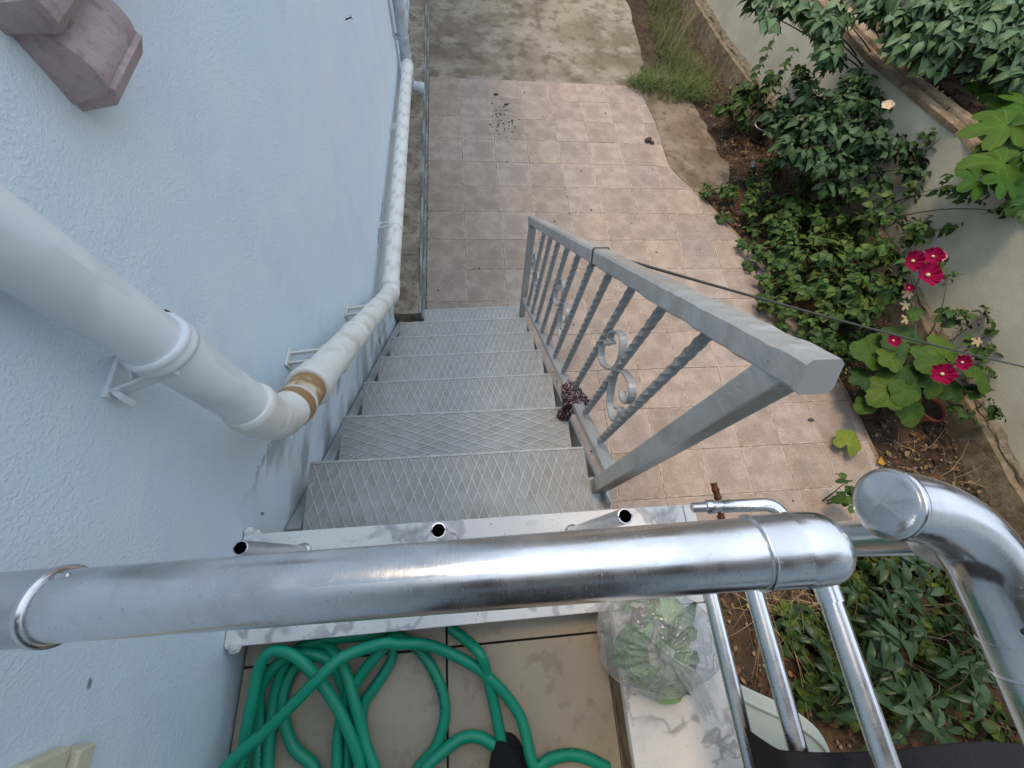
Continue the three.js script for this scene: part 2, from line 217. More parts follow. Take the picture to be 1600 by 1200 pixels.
const LM = {
  blue: leafMats([[0.06, 0.115, 0.048], [0.045, 0.088, 0.034], [0.085, 0.15, 0.075], [0.042, 0.09, 0.024]], { rough: 0.5, spec: 0.7 }),
  pale: leafMats([[0.10, 0.175, 0.085], [0.075, 0.135, 0.055], [0.14, 0.22, 0.12], [0.05, 0.10, 0.03]], { rough: 0.5, spec: 0.7 }),
  under: leafMats([[0.04, 0.085, 0.022], [0.032, 0.068, 0.02], [0.085, 0.125, 0.022], [0.045, 0.09, 0.024]], { rough: 0.5, spec: 0.5 }),
  dark: leafMats([[0.04, 0.085, 0.022], [0.032, 0.068, 0.02], [0.06, 0.11, 0.026], [0.07, 0.125, 0.03]], { rough: 0.5, spec: 0.5 }),
  mid: leafMats([[0.04, 0.09, 0.022], [0.03, 0.068, 0.02], [0.06, 0.115, 0.026], [0.085, 0.145, 0.03]], { rough: 0.5, spec: 0.5 }),
  lance: leafMats([[0.028, 0.064, 0.028], [0.02, 0.048, 0.021], [0.042, 0.088, 0.043], [0.032, 0.07, 0.024]], { rough: 0.42, spec: 0.8 }),
  palm: leafMats([[0.06, 0.12, 0.022], [0.042, 0.092, 0.024], [0.085, 0.145, 0.022], [0.035, 0.08, 0.024]], { map: T_palm, rough: 0.55, spec: 0.4 }),
  fig: leafMats([[0.045, 0.115, 0.014], [0.032, 0.088, 0.016], [0.065, 0.14, 0.014]], { map: T_palm, rough: 0.5, spec: 0.3 }),
  yellow: leafMats([[0.2, 0.26, 0.045]], { map: T_palm, spec: 0.4 }),
};

// ------------------------------------------------------------------ ground
const EDGE = [[0, 2.90], [0.4, 2.93], [0.8, 2.98], [1.5, 2.97], [1.65, 2.98], [2.04, 3.2], [3.03, 3.66], [3.64, 3.83], [4.65, 4.03], [5.45, 4.07], [6.0, 4.08]];
function edgeX(z) { if (z <= 0) return EDGE[0][1]; for (let i = 1; i < EDGE.length; i++) if (z <= EDGE[i][0]) return lerp(EDGE[i - 1][1], EDGE[i][1], (z - EDGE[i - 1][0]) / (EDGE[i][0] - EDGE[i - 1][0])); return 4.08; }
const FOOT = [[-7, 3.75], [-2, 4.05], [-0.8, 4.16], [0.1, 4.3], [1.5, 4.5], [2.65, 4.93], [6, 4.95], [10, 4.95]]; // front of the wall's footing
function footX(z) { for (let i = 1; i < FOOT.length; i++) if (z <= FOOT[i][0]) return lerp(FOOT[i - 1][1], FOOT[i][1], (z - FOOT[i - 1][0]) / (FOOT[i][0] - FOOT[i - 1][0])); return 4.95; }
{
  const line = (a, b, s, far) => { const o = [-far, -far * 0.5, -far * 0.25, a - 6, a - 2]; for (let x = a; x <= b + 1e-6; x += s) o.push(x); return o.concat([b + 2, b + 6, far * 0.25, far * 0.5, far]); };
  const xs = line(0.9, 7.5, 0.06, 90), zs = line(-5, 9, 0.07, 90), pos = [], uv = [], idx = [];
  for (const z of zs) for (const x of xs) {
    let y = -0.02 + 0.045 * (fbm(x / 16, z / 16, 24, 4, 211) - 0.4) + 0.02 * (fbm(x / 16, z / 16, 160, 2, 212) - 0.5);
    if (z > -0.05 && z < 6.02 && x < edgeX(z) + 0.1) y = -0.07; if (z <= 0 && x < 3.4) y = Math.min(y, -0.05); if (x < 0.9) y = -0.07;
    y += 0.42 * smooth(0.3, 0.5, x - footX(z)); pos.push(x, y, z); uv.push(x, z);
  }
  const n = xs.length; for (let j = 0; j < zs.length - 1; j++) for (let i = 0; i < n - 1; i++) { const a = j * n + i; idx.push(a, a + n, a + 1, a + 1, a + n, a + n + 1); }
  struct('ground', geo(pos, idx, uv), M.soil);
}
function slab(poly, y0, y1, m, name, parent) { // flat slab over a plan outline [x, z]
  const s = new THREE.Shape(poly.map(p => new THREE.Vector2(p[0], -p[1]))), g = new THREE.ExtrudeGeometry(s, { depth: y1 - y0, bevelEnabled: false }); g.rotateX(-Math.PI / 2); g.translate(0, y0, 0); return struct(name, boxUV(g), m, parent);
}
{ // old concrete beyond the tiles and the crumbling strip beside them
  const p = [[-0.3, -0.004], [-0.3, -9], [3.1, -9]]; for (let z = -8.8; z < 0; z += 0.11) p.push([3.15 + 0.18 * (fbm(z / 20, 0.3, 30, 4, 221) - 0.5) - (z > -0.5 ? 0.12 : 0), z]); p.push([2.95, -0.004]);
  slab(p, -0.06, -0.012, M.conc, 'concrete_yard');
  const q = []; for (let z = -0.002; z <= 2.05; z += 0.06) q.push([edgeX(z) + 0.012, z]); for (let z = 2.05; z >= -0.4; z -= 0.07) q.push([Math.max(edgeX(Math.max(z, 0)) + 0.08, 3.62 + 0.1 * z + 0.25 * (fbm(z / 10, 0.7, 30, 4, 222) - 0.5) - 0.5 * smooth(1.5, 2.05, z) * 0.4), z]); q.push([3.0, -0.3]);
  slab(q, -0.05, 0.004, M.concDirt, 'concrete_verge');
}
{ // yard paving, every tile a slab of its own
  const bed = [[-0.004, -0.006]]; for (let z = -0.006; z <= 6.05; z += 0.1) bed.push([edgeX(z) + 0.035 + 0.015 * vn(z * 9, 2, 99, 7), z]); bed.push([-0.004, 6.05]);
  const paving = slab(bed, -0.08, -0.0008, M.mortar, 'tile_paving');
  for (let j = 0; j < 15; j++) for (let i = 0; i < 11; i++) {
    const x0 = i * 0.4, z0 = j * 0.4, z1 = z0 + 0.4, e = z => Math.min(x0 + 0.4, Math.max(x0, edgeX(z)));
    let P = [[x0, z0], [x0, z1]]; for (let k = 0; k <= 4; k++) { const z = lerp(z1, z0, k / 4); P.push([e(z), z]); }
    P = P.filter((p, k) => !k || Math.hypot(p[0] - P[k - 1][0], p[1] - P[k - 1][1]) > 1e-4);
    let area = 0; P.forEach((p, k) => { const q = P[(k + 1) % P.length]; area += p[0] * q[1] - q[0] * p[1]; }); if (Math.abs(area) / 2 < 0.006) continue;
    const cx = P.reduce((s, p) => s + p[0], 0) / P.length, cz = P.reduce((s, p) => s + p[1], 0) / P.length, ox = rr(-1, 1) * 0.0015, oz = rr(-1, 1) * 0.0015, h = rr(0.001, 0.0045), tx = rr(-1, 1) * 0.004, tz = rr(-1, 1) * 0.004;
    const ring = (d, y) => P.map(p => { const ux = clamp((p[0] - cx) / 0.05, -1, 1), uz = clamp((p[1] - cz) / 0.05, -1, 1); const x = p[0] - ux * d + ox, z = p[1] - uz * d + oz; return [x, y + (x - cx) * tx + (z - cz) * tz, z]; });
    const rings = [ring(0.0022, -0.02), ring(0.0022, h - 0.003), ring(0.0050, h)], n = P.length, pos = [], uv = [], idx = [];
    const flip = (i * 7 + j * 13 + ((i * j) % 5)) % 4;
    for (const r of rings) for (const p of r) { pos.push(...p); let u = (p[0] - x0) / 0.4, v = (p[2] - z0) / 0.4; if (flip & 1) u = 1 - u; if (flip & 2) v = 1 - v; uv.push(u, v); }
    for (let r = 0; r < 2; r++) for (let k = 0; k < n; k++) { const a = r * n + k, b = r * n + (k + 1) % n; idx.push(a, b, a + n, b, b + n, a + n); }
    for (let k = 1; k < n - 1; k++) idx.push(2 * n, 2 * n + k, 2 * n + k + 1);
    obj('tile', toCreasedNormals(geo(pos, idx, uv), 0.5), M.tile[Math.floor(rnd() * 6)], paving);
  }
}

// ------------------------------------------------------------------ house wall, plinth
{
  const g = boxUV(new THREE.BoxGeometry(0.3, 5.4, 15.2).translate(-0.42, 2.7, 0.4)), uv = g.attributes.uv, p = g.attributes.position;
  for (let i = 0; i < uv.count; i++) uv.setXY(i, (p.getZ(i) + 1.5) / WZ, p.getY(i) / WY);
  const t = thing('house_wall', 'pale blue rough plastered house wall along the left of the stairs', 'wall');
  obj('wall', g, M.wall, t);
  // plinth: concrete ledge with a painted, split front
  const ng = (x0, x1, y0, y1, z0, z1, nz, amp, s) => { const b = new THREE.BoxGeometry(x1 - x0, y1 - y0, z1 - z0, 4, 2, nz).translate((x0 + x1) / 2, (y0 + y1) / 2, (z0 + z1) / 2), q = b.attributes.position; for (let i = 0; i < q.count; i++) { const x = q.getX(i), y = q.getY(i), z = q.getZ(i); q.setXYZ(i, x + amp * (vn(z * 9, y * 9, 4096, s) - 0.5), y + amp * (vn(z * 8 + x * 20, x * 30, 4096, s + 1) - 0.5), z); } b.computeVertexNormals(); return boxUV(b); };
  const pl = thing('wall_plinth', 'weathered concrete plinth running along the foot of the blue wall', 'plinth');
  let z = 3.86; for (const L of [0.68, 0.95, 1.1, 0.85, 1.2, 1.3, 1.3]) { obj('plinth_block', ng(-0.268, -0.052, -0.05, 0.2 + rr(-0.006, 0.006), z - L + 0.006, z, Math.round(L * 14), 0.012, Math.round(z * 10)), M.ledge, pl); z -= L; }
  z = 3.85; for (const L of [2.2, 0.9, 1.4, 2.8]) { obj('facing_strip', ng(-0.05, -0.028, -0.05, 0.19 + rr(-0.012, 0.012), z - L + 0.01, z, Math.round(L * 12), 0.008, Math.round(z * 7)), M.ledgePaint, pl); z -= L; }
  z = 3.84; for (const L of [1.5, 1.3, 1.1, 3.2]) { obj('lower_strip', ng(-0.026, -0.006, -0.05, 0.085 + rr(-0.01, 0.01), z - L + 0.02, z, Math.round(L * 12), 0.008, Math.round(z * 5)), M.ledgePaint, pl); z -= L; }
}

// ------------------------------------------------------------------ landing: slab, floor tiles, marble curbs
const L = 2.096, FL = 1.98;
{
  const landing = struct('landing', box(-0.268, 1.04, 1.75, FL - 0.012, 5.875, 7.58), M.curb);
  obj('grout_bed', box(-0.266, 0.772, FL - 0.0115, FL - 0.004, 6.12, 7.57, 0.001), M.grout, landing);
  const xs = [-0.266, 0.297, 0.772], zs = [5.95, 6.2, 6.762, 7.324, 7.57];
  for (let i = 0; i < 2; i++) for (let j = 0; j < 4; j++) obj('floor_tile', box(xs[i] + 0.003, xs[i + 1] - 0.003, FL - 0.0035, FL + rr(-0.0004, 0.0006), (j ? zs[j] : 6.122) + 0.003, zs[j + 1] - 0.003, 0.0015), M.floorTile[(i + 2 * j) % 3], landing);
  obj('curb_masonry', [box(-0.266, 1.03, FL - 0.01, L - 0.031, 5.885, 6.118, 0.003), box(0.786, 1.03, FL - 0.01, L - 0.031, 6.12, 7.57, 0.003)], M.curb, landing);
  let z = 6.125; for (const l of [0.46, 0.56, 0.42]) { obj('skirting_tile', box(0.7745, 0.7855, FL + 0.001, L - 0.0315, z, z + l - 0.004, 0.002), M.skirting, landing); z += l; }
  const ms = (x0, x1, z0, z1, m = M.marble) => obj('marble_slab', box(x0, x1, L - 0.03, L, z0, z1, 0.003), m, landing);
  ms(-0.268, 1.053, 5.856, 6.133); ms(1.0555, 1.092, 5.858, 6.128); ms(0.772, 1.055, 6.1355, 6.90, M.marbleVein); ms(0.772, 1.055, 6.9025, 7.57, M.marbleVein);
  // broken mortar where the marble meets the house wall
  const crumb = []; for (let i = 0; i < 26; i++) { const g = new THREE.IcosahedronGeometry(rr(0.006, 0.016), 1); const p = g.attributes.position; for (let k = 0; k < p.count; k++) { const s = 0.75 + 0.5 * hash(Math.round(p.getX(k) * 4000), Math.round(p.getY(k) * 4000 + p.getZ(k) * 900), i); p.setXYZ(k, p.getX(k) * s, p.getY(k) * s * 0.6, p.getZ(k) * s); } g.computeVertexNormals(); const e = i < 14; crumb.push(g.translate(-0.262 + rr(0, 0.03), L - rr(0, 0.03), e ? 5.855 + rr(-0.006, 0.03) : 6.125 + rr(0, 0.016))); }
  const mb = obj('mortar_crumbs', crumb, M.white, landing); mb.userData.kind = 'stuff';
}
{ // house front behind the viewer, with its door; the rail mirrors it
  const t = thing('house_front', 'pale house front with a brown door behind the landing, out of view', 'wall', [0, 0, 0]);
  obj('wall', [box(-0.27, 0.0, 0, 6, 7.6, 7.85), box(0.9, 6, 0, 6, 7.6, 7.85), box(0.0, 0.9, 4.1, 6, 7.6, 7.85)], std({ color: lin(0.5, 0.58, 0.64), roughness: 0.8 }), t);
  obj('door', box(0.003, 0.897, 1.99, 4.09, 7.66, 7.72), std({ color: lin(0.05, 0.04, 0.035), roughness: 0.5 }), t);
}

{ const t = thing('added_canopy', 'added unseen canopy slab that darkens the landing and the rail reflections', 'canopy'); obj('slab', box(-0.265, 2.4, 4.75, 4.93, 6.55, 7.59, 0.01), M.curb, t); }  // added out of view to shade the landing floor and darken the rail's reflection

// ------------------------------------------------------------------ metal stairs
{
  const t = thing('metal_staircase', 'grey metal stairs with raised diamond pattern going down beside the blue wall', 'stairs');
  const TR = [[1.834, -0.21, 5.590, 0.836, 5.584, 0.268], [1.572, -0.192, 5.320, 0.853, 5.318, 0.285], [1.31, -0.184, 5.034, 0.858, 5.016, 0.30], [1.048, -0.174, 4.745, 0.868, 4.719, 0.30], [0.786, -0.164, 4.449, 0.872, 4.425, 0.30], [0.524, -0.155, 4.160, 0.876, 4.132, 0.30], [0.262, 0.005, 3.865, 0.885, 3.837, 0.30]];
  TR.forEach(([y, xl, zl, xr, zr, dep], k) => {
    const w = Math.hypot(xr - xl, zr - zl), yaw = -Math.atan2(zr - zl, xr - xl);
    const th = 0.005, plate = box(0, w, -th, 0, 0, dep, 0.0018), lip = box(0, w, -0.045, -th - 0.0002, 0, 0.005, 0.0018), ends = [box(-0.0002, 0.005, -0.04, -th - 0.0004, 0.006, dep, 0.0018), box(w - 0.005, w, -0.04, -th - 0.0004, 0.006, dep, 0.0018)];
    const m = obj('tread', [plate, lip, ...ends], M.tread, t); m.position.set(xl, y, zl); m.rotation.y = yaw;
    const ns = obj('nose_highlight', box(0.0005, w - 0.0005, 0.0005, 0.0030, 0.0006, 0.010, 0.0012), M.treadHighlight, t); ns.position.copy(m.position); ns.rotation.y = yaw;  // added strip, a painted edge highlight that sets the steps apart
    const up = obj('added_riser', box(0.004, w - 0.004, 0.0005, 0.214, dep - 0.004, dep, 0.0012), M.tread, t); up.position.copy(m.position); up.rotation.y = yaw;  // unseen plate added to block light and darken the back of the tread
    // raised diamond ribs, cut off at the rim
    const px = k === 1 ? 0.104 : 0.039, pz = k === 1 ? 0.039 : 0.098, ribs = [], X0 = 0.006, X1 = w - 0.006, Z0 = 0.011, Z1 = dep - 0.004;
    for (const s of [1, -1]) for (let c = -dep * px / pz - px; c < w + dep * px / pz + px; c += px) {
      let a = [c, 0], b = [c + s * dep * px / pz, dep]; const cut = (p, q, ax, lo, hi) => { const d = q[ax] - p[ax]; let t0 = 0, t1 = 1; const ta = (lo - p[ax]) / d, tb = (hi - p[ax]) / d; t0 = Math.min(ta, tb); t1 = Math.max(ta, tb); return [t0, t1]; };
      const [a0, a1] = cut(a, b, 0, X0, X1), [b0, b1] = cut(a, b, 1, Z0, Z1), t0 = Math.max(0, a0, b0), t1 = Math.min(1, a1, b1); if (t1 - t0 < 0.03) continue;
      const A = [lerp(a[0], b[0], t0), lerp(a[1], b[1], t0)], B = [lerp(a[0], b[0], t1), lerp(a[1], b[1], t1)], l = Math.hypot(B[0] - A[0], B[1] - A[1]), nx = -(B[1] - A[1]) / l * 0.0026, nz = (B[0] - A[0]) / l * 0.0026, h = 0.0034 + (s > 0 ? 0.0002 : 0), f = 0.45;
      const pos = [], row = (P, hh) => pos.push(P[0] - nx, -0.0005, P[1] - nz, P[0] - nx * f, hh, P[1] - nz * f, P[0] + nx * f, hh, P[1] + nz * f, P[0] + nx, -0.0005, P[1] + nz); row(A, h); row(B, h);
      ribs.push(boxUV(toCreasedNormals(geo(pos, [0, 1, 4, 1, 5, 4, 1, 2, 5, 2, 6, 5, 2, 3, 6, 3, 7, 6]), 0.3)));
    }
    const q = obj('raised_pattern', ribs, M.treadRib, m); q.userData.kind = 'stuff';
  });
  obj('stringer', bar([-0.238, 1.80, 5.87], [-0.215, 0.04, 3.9], 0.13, 0.05, V(0, 1, 0)), M.silver, t);
  obj('stringer', bar([0.895, 1.80, 5.86], [0.897, 0.06, 3.82], 0.15, 0.012, V(0, 1, 0)), M.silver, t);
}
{ // stair railing of painted square tube with twisted bars
  const t = thing('stair_railing', 'silver painted stair railing with twisted bars and scroll ornaments', 'railing');
  const x = 0.877;
  obj('post', box(x - 0.0272, x + 0.0272, 1.80, 2.89, 5.712, 5.766, 0.005), M.silver, t);
  obj('post', sweep(V3([[x + 0.012, 0.26, 3.935], [x, 1.20, 3.80]]), { sec: SQ(0.05, 0.05), r: 1, up: V(1, 0, 0) }), M.silver, t);
  obj('post_foot', box(x - 0.04, x + 0.045, 1.770, 1.7995, 5.7, 5.84, 0.004), M.silver, t);
  { // top rail: hand-filed edges, slightly wavy
    const pts = []; for (let i = 0; i <= 260; i++) { const s = i / 260; pts.push(V(x + 0.0012 * (vn(i * 0.37, 3, 999, 8) - 0.5), lerp(1.215, 2.9135, s) + 0.0016 * (vn(i * 0.41, 7, 999, 9) - 0.5), lerp(3.755, 5.775, s))); }
    const w = (i, k) => 1 + 0.075 * (vn(i * 0.33, k, 999, 5) - 0.5); const sec = SQ(0.056, 0.058, 0.28);
    const g = sweep(pts, { sec, r: (tt, i) => w(i, 1), up: V(0, 1, 0) }); obj('top_rail', g, M.silver, t);
  }
  obj('bottom_rail', sweep(V3([[x + 0.005, 0.545, 3.96], [x, 1.995, 5.735]]), { sec: SQ(0.028, 0.05), r: 1, up: V(0, 1, 0) }), M.silver, t);
  for (let i = 0; i < 10; i++) {
    const z = 4.13 + i * 0.162, zt = 4.16 + i * 0.1583, pts = []; for (let k = 0; k <= 56; k++) pts.push(V(x, lerp(0.70 + i * 0.1355, 1.515 + i * 0.1359, k / 56), lerp(z, zt, k / 56)));
    obj('baluster', sweep(pts, { sec: [[0.0105, 0.0105], [-0.0105, 0.0105], [-0.0105, -0.0105], [0.0105, -0.0105]], r: 1, twist: 2 * Math.PI * 4.6, up: V(1, 0, 0), smooth: false }), M.silver, t);
  }
  const UP = [[2.167, 5.308], [2.146, 5.271], [2.110, 5.277], [2.076, 5.315], [2.123, 5.376], [2.209, 5.413], [2.277, 5.391], [2.295, 5.349], [2.265, 5.312], [2.218, 5.290], [2.195, 5.299], [2.209, 5.326]];
  const LR = [[2.188, 5.423], [2.246, 5.448], [2.287, 5.500], [2.280, 5.545], [2.235, 5.554], [2.208, 5.526], [2.208, 5.503]], LL = [[2.176, 5.424], [2.126, 5.451], [2.080, 5.502], [2.097, 5.562], [2.150, 5.572], [2.171, 5.552], [2.142, 5.534]];
  for (let k = 0; k < 3; k++) for (const S of [UP, LR, LL]) obj('scroll', sweep(cr(S.map(p => [x + 0.004, p[0] - k * 0.542, p[1] - k * 0.638]), 40), { sec: SQ(0.026, 0.008, 0.3), r: 1, up: V(1, 0, 0) }), M.silver, t);
}
{ // cloth tied on the lower bar
  const t = thing('tied_rag', 'small dark floral rag knotted round the lower bar of the stair railing', 'rag');
  const m = std({ map: tex(256, 256, (u, v) => { const a = vn(u * 26, v * 26, 26, 231), b = fbm(u, v, 14, 3, 232), c = vn(u * 40, v * 40, 40, 233); let k = [0.17, 0.1, 0.115]; if (a > 0.66) k = [0.6, 0.52, 0.54]; if (b > 0.7) k = [0.34, 0.2, 0.24]; if (c > 0.88) k = [0.82, 0.78, 0.76]; return k; }, true, [1, 1]), roughness: 1 });
  const lump = (c, r, s, q) => { const g = new THREE.SphereGeometry(1, 40, 28), p = g.attributes.position; for (let i = 0; i < p.count; i++) { const a = Math.atan2(p.getZ(i), p.getX(i)), y = p.getY(i), k = 1 + 0.24 * (fbm(a / 6.2832 + 0.5, y * 0.25 + 0.5, 6, 3, s) - 0.5) + 0.09 * Math.sin(a * 7 + y * 6); p.setXYZ(i, c[0] + p.getX(i) * r[0] * k, c[1] + y * r[1] * k, c[2] + p.getZ(i) * r[2] * k); } const uv = g.attributes.uv; for (let i = 0; i < uv.count; i++) uv.setXY(i, uv.getX(i) * q, uv.getY(i) * q * 0.5); g.computeVertexNormals(); return g; };
  obj('knot', lump([0.875, 1.655, 5.325], [0.062, 0.05, 0.052], 241, 2.2), m, t); obj('wrap', lump([0.874, 1.615, 5.275], [0.05, 0.048, 0.07], 243, 2), m, t); obj('loose_end', lump([0.835, 1.585, 5.36], [0.035, 0.06, 0.03], 245, 1.4), m, t);
}
{ // cable from the railing across the garden
  const t = thing('garden_cable', 'thin dark cable wound on the top rail and stretched across the garden', 'cable');
  const a = V(0.90, 2.275, 5.0), b = V(5.20, 0.90, 5.045), p = []; for (let i = 0; i <= 40; i++) { const s = i / 40; p.push(a.clone().lerp(b, s).add(V(0, -0.06 * 4 * s * (1 - s) * 0.6, 0))); }
  obj('cable', sweep(p, { r: 0.0055, n: 8 }), M.cable, t);
  const c = []; for (let i = 0; i <= 90; i++) { const s = i / 90 * 2 * Math.PI * 3, q = Math.max(Math.abs(Math.cos(s)), Math.abs(Math.sin(s))); c.push(V(0.877 + 0.0305 * Math.cos(s) / q, 2.2545 + 0.0242 * Math.sin(s) / q + i * 0.0001, 4.99 + i * 0.00012 - 0.0202 * Math.sin(s) / q)); }
  obj('winding', sweep(c, { r: 0.0016, n: 6 }), M.cable, t);
}

// ------------------------------------------------------------------ landing railing of bright tube
{
  const t = thing('bright_handrail', 'polished metal handrail tube crossing in front of the stairs', 'handrail');
  const A = V(-0.268, 2.890, 5.985), B = V(0.752, 3.007, 5.988), P = s => A.clone().lerp(B, s), R0 = 0.0318;
  const body = []; for (let i = 0; i <= 30; i++) body.push(P(0.26 + (0.902 - 0.26) * i / 30));
  obj('tube', sweep(body, { r: R0, n: 48 }), M.alu, t);
  obj('wall_sleeve', sweep([P(0), P(0.1), P(0.255)], { r: R0 + 0.0018, n: 48 }), M.aluDull, t);
  obj('ring', sweep([P(0.252), P(0.2535), P(0.2585), P(0.26)], { r: (s, i) => [R0 + 0.0018, R0 + 0.0042, R0 + 0.0042, R0 + 0.0005][i], n: 48 }), M.alu, t);
  obj('ring_tab', box(0.0, 0.012, 2.938, 2.943, 5.958, 5.966, 0.002), M.aluDull, t);
  { const o = []; const seg = [[0.899, 0.0330], [0.9005, 0.0346], [0.903, 0.0346], [0.905, 0.0334], [0.934, 0.0334], [0.936, 0.0326], [0.938, 0.0340]]; for (const q of seg) o.push(q); for (let i = 1; i <= 12; i++) { const a = i / 12 * Math.PI / 2; o.push([0.938 + 0.032 * Math.sin(a) + 0.012 * Math.min(1, i / 3), 0.0340 * Math.max(0.02, Math.cos(a) ** 0.6)]); } obj('end_cap', sweep(o.map(q => P(q[0])), { r: (s, i) => o[i][1], n: 48 }), M.alu, t); }
}
{
  const t = thing('side_railing', 'polished tube railing along the right marble curb with a curved top', 'railing');
  const path = cr([[0.808, 2.998, 5.953], [0.85, 2.993, 5.9615], [0.888, 2.985, 5.981], [0.914, 2.975, 6.014], [0.926, 2.967, 6.058], [0.931, 2.962, 6.125], [0.934, 2.958, 6.3], [0.9345, 2.955, 6.8], [0.935, 2.95, 7.45]], 150), R1 = 0.0345;
  obj('top_tube', sweep(path, { r: R1, n: 48, cap: false }), M.alu, t);
  { const d = path[1].clone().sub(path[0]).normalize(), q = s => path[0].clone().addScaledVector(d, s); const dome = []; for (let i = 0; i <= 8; i++) { const a = i / 8 * Math.PI / 2; dome.push([-0.0035 - 0.006 * Math.cos(a), (R1 - 0.0012) * Math.max(0.01, Math.sin(a))]); } dome.push([-0.0032, R1 + 0.0004], [-0.0015, R1 + 0.0018], [0.0025, R1 + 0.0018], [0.004, R1]); obj('end_disc', sweep(dome.map(p => q(p[0])), { r: (s, i) => dome[i][1], n: 48 }), M.alu, t); }
  for (const z of [6.085, 6.115]) obj('joint_ring', sweep(V3([[0.9302, 2.9635, z], [0.9303, 2.9634, z + 0.0012], [0.9305, 2.9633, z + 0.003], [0.9305, 2.9632, z + 0.0042]]), { r: (s, i) => [R1, R1 + 0.0014, R1 + 0.0014, R1 + 0.0003][i], n: 48 }), M.aluDull, t);
  obj('screw', new THREE.SphereGeometry(0.0045, 14, 10).translate(0.9045, 2.9875, 6.075), M.darkPlastic, t);
  obj('post', rod([0.912, L + 0.004, 5.985], [0.912, 2.945, 5.985], 0.0235, 28), M.alu, t);
  obj('saddle', sweep(V3([[0.912, 2.925, 5.992], [0.912, 2.935, 5.992], [0.914, 2.955, 5.992]]), { r: (s, i) => [0.024, 0.031, 0.036][i], n: 28 }), M.aluDull, t);
  obj('post_flange', sweep(V3([[0.912, L + 0.001, 5.985], [0.912, L + 0.008, 5.985], [0.912, L + 0.014, 5.985]]), { r: (s, i) => [0.045, 0.045, 0.028][i], n: 28 }), M.aluDull, t);
  obj('post', rod([0.912, L + 0.004, 7.35], [0.912, 2.93, 7.35], 0.0235, 24), M.alu, t);
  for (const [x, y, r] of [[0.889, 2.45, 0.015], [0.893, 2.60, 0.0152], [0.90, 2.766, 0.0148]]) obj('rail_bar', rod([x, y, 5.99], [x, y, 7.4], r, 24), M.alu, t);
  obj('bar_sleeve', rod([0.90, 2.766, 6.0], [0.90, 2.766, 6.066], 0.0168, 24), M.alu, t);
  { // cut-off bar with its pin pointing at the stairs
    const dz = -0.009, p = fillet([[0.824, 2.681, 5.927 + dz], [0.918, 2.697, 5.931 + dz], [0.93, 2.692, 5.975]], 0.03, 8);
    obj('pin_bar', sweep(p, { r: 0.0112, n: 20 }), M.alu, t); obj('pin', rod([0.775, 2.671, 5.925 + dz], [0.803, 2.675, 5.926 + dz], 0.0085, 16), M.aluDull, t);
    obj('pin_collar', sweep(V3([[0.798, 2.6745, 5.9258], [0.801, 2.675, 5.926], [0.812, 2.678, 5.9262], [0.815, 2.679, 5.9265], [0.8245, 2.681, 5.927]].map(q => [q[0], q[1], q[2] + dz])), { r: (s, i) => [0.0085, 0.012, 0.012, 0.0098, 0.0098][i], n: 20 }), M.alu, t);
  }
}
{ // three upright stubs standing on the marble
  const spots = [[-0.098, 2.435, 5.914, 'open tube stub on the marble beside the blue wall'], [0.318, 2.532, 5.914, 'open tube stub at the middle of the marble, below the handrail'], [0.686, 2.574, 5.915, 'open tube stub on the marble near its right end']];
  for (const [x, y, z, label] of spots) {
    const t = thing('tube_stub', label, 'metal tube', [x, L, z], 'cut metal tubes standing on the marble'), h = y - L, ro = 0.0155, ri = 0.0118;
    obj('tube', sweep(V3([[0, 0.001, 0], [0, h - 0.001, 0], [0, h, 0], [0, h, 0], [0, h - 0.001, 0], [0, 0.004, 0], [0, 0.003, 0]]), { r: (s, i) => [ro, ro, ro - 0.0006, ri + 0.0006, ri, ri, 0.0002][i], n: 28, cap: false, up: V(1, 0, 0) }), M.aluDull, t);
    obj('base_ring', sweep(V3([[0, 0.0005, 0], [0, 0.005, 0], [0, 0.01, 0]]), { r: (s, i) => [0.024, 0.024, 0.0165][i], n: 24, up: V(1, 0, 0) }), M.aluDull, t);
  }
}
{ tag(obj('rebar_stub', sweep(cr([[1.03, 1.9, 6.0], [1.13, 1.98, 5.98], [1.167, 2.09, 5.92], [1.163, 2.12, 5.87], [1.157, 2.13, 5.80]], 60), { r: (s, i) => 0.0095 + (i % 5 < 2 ? 0.0022 : 0), n: 12 }), M.rust), 'rusty ribbed steel rod sticking out beyond the marble end', 'steel rod'); }

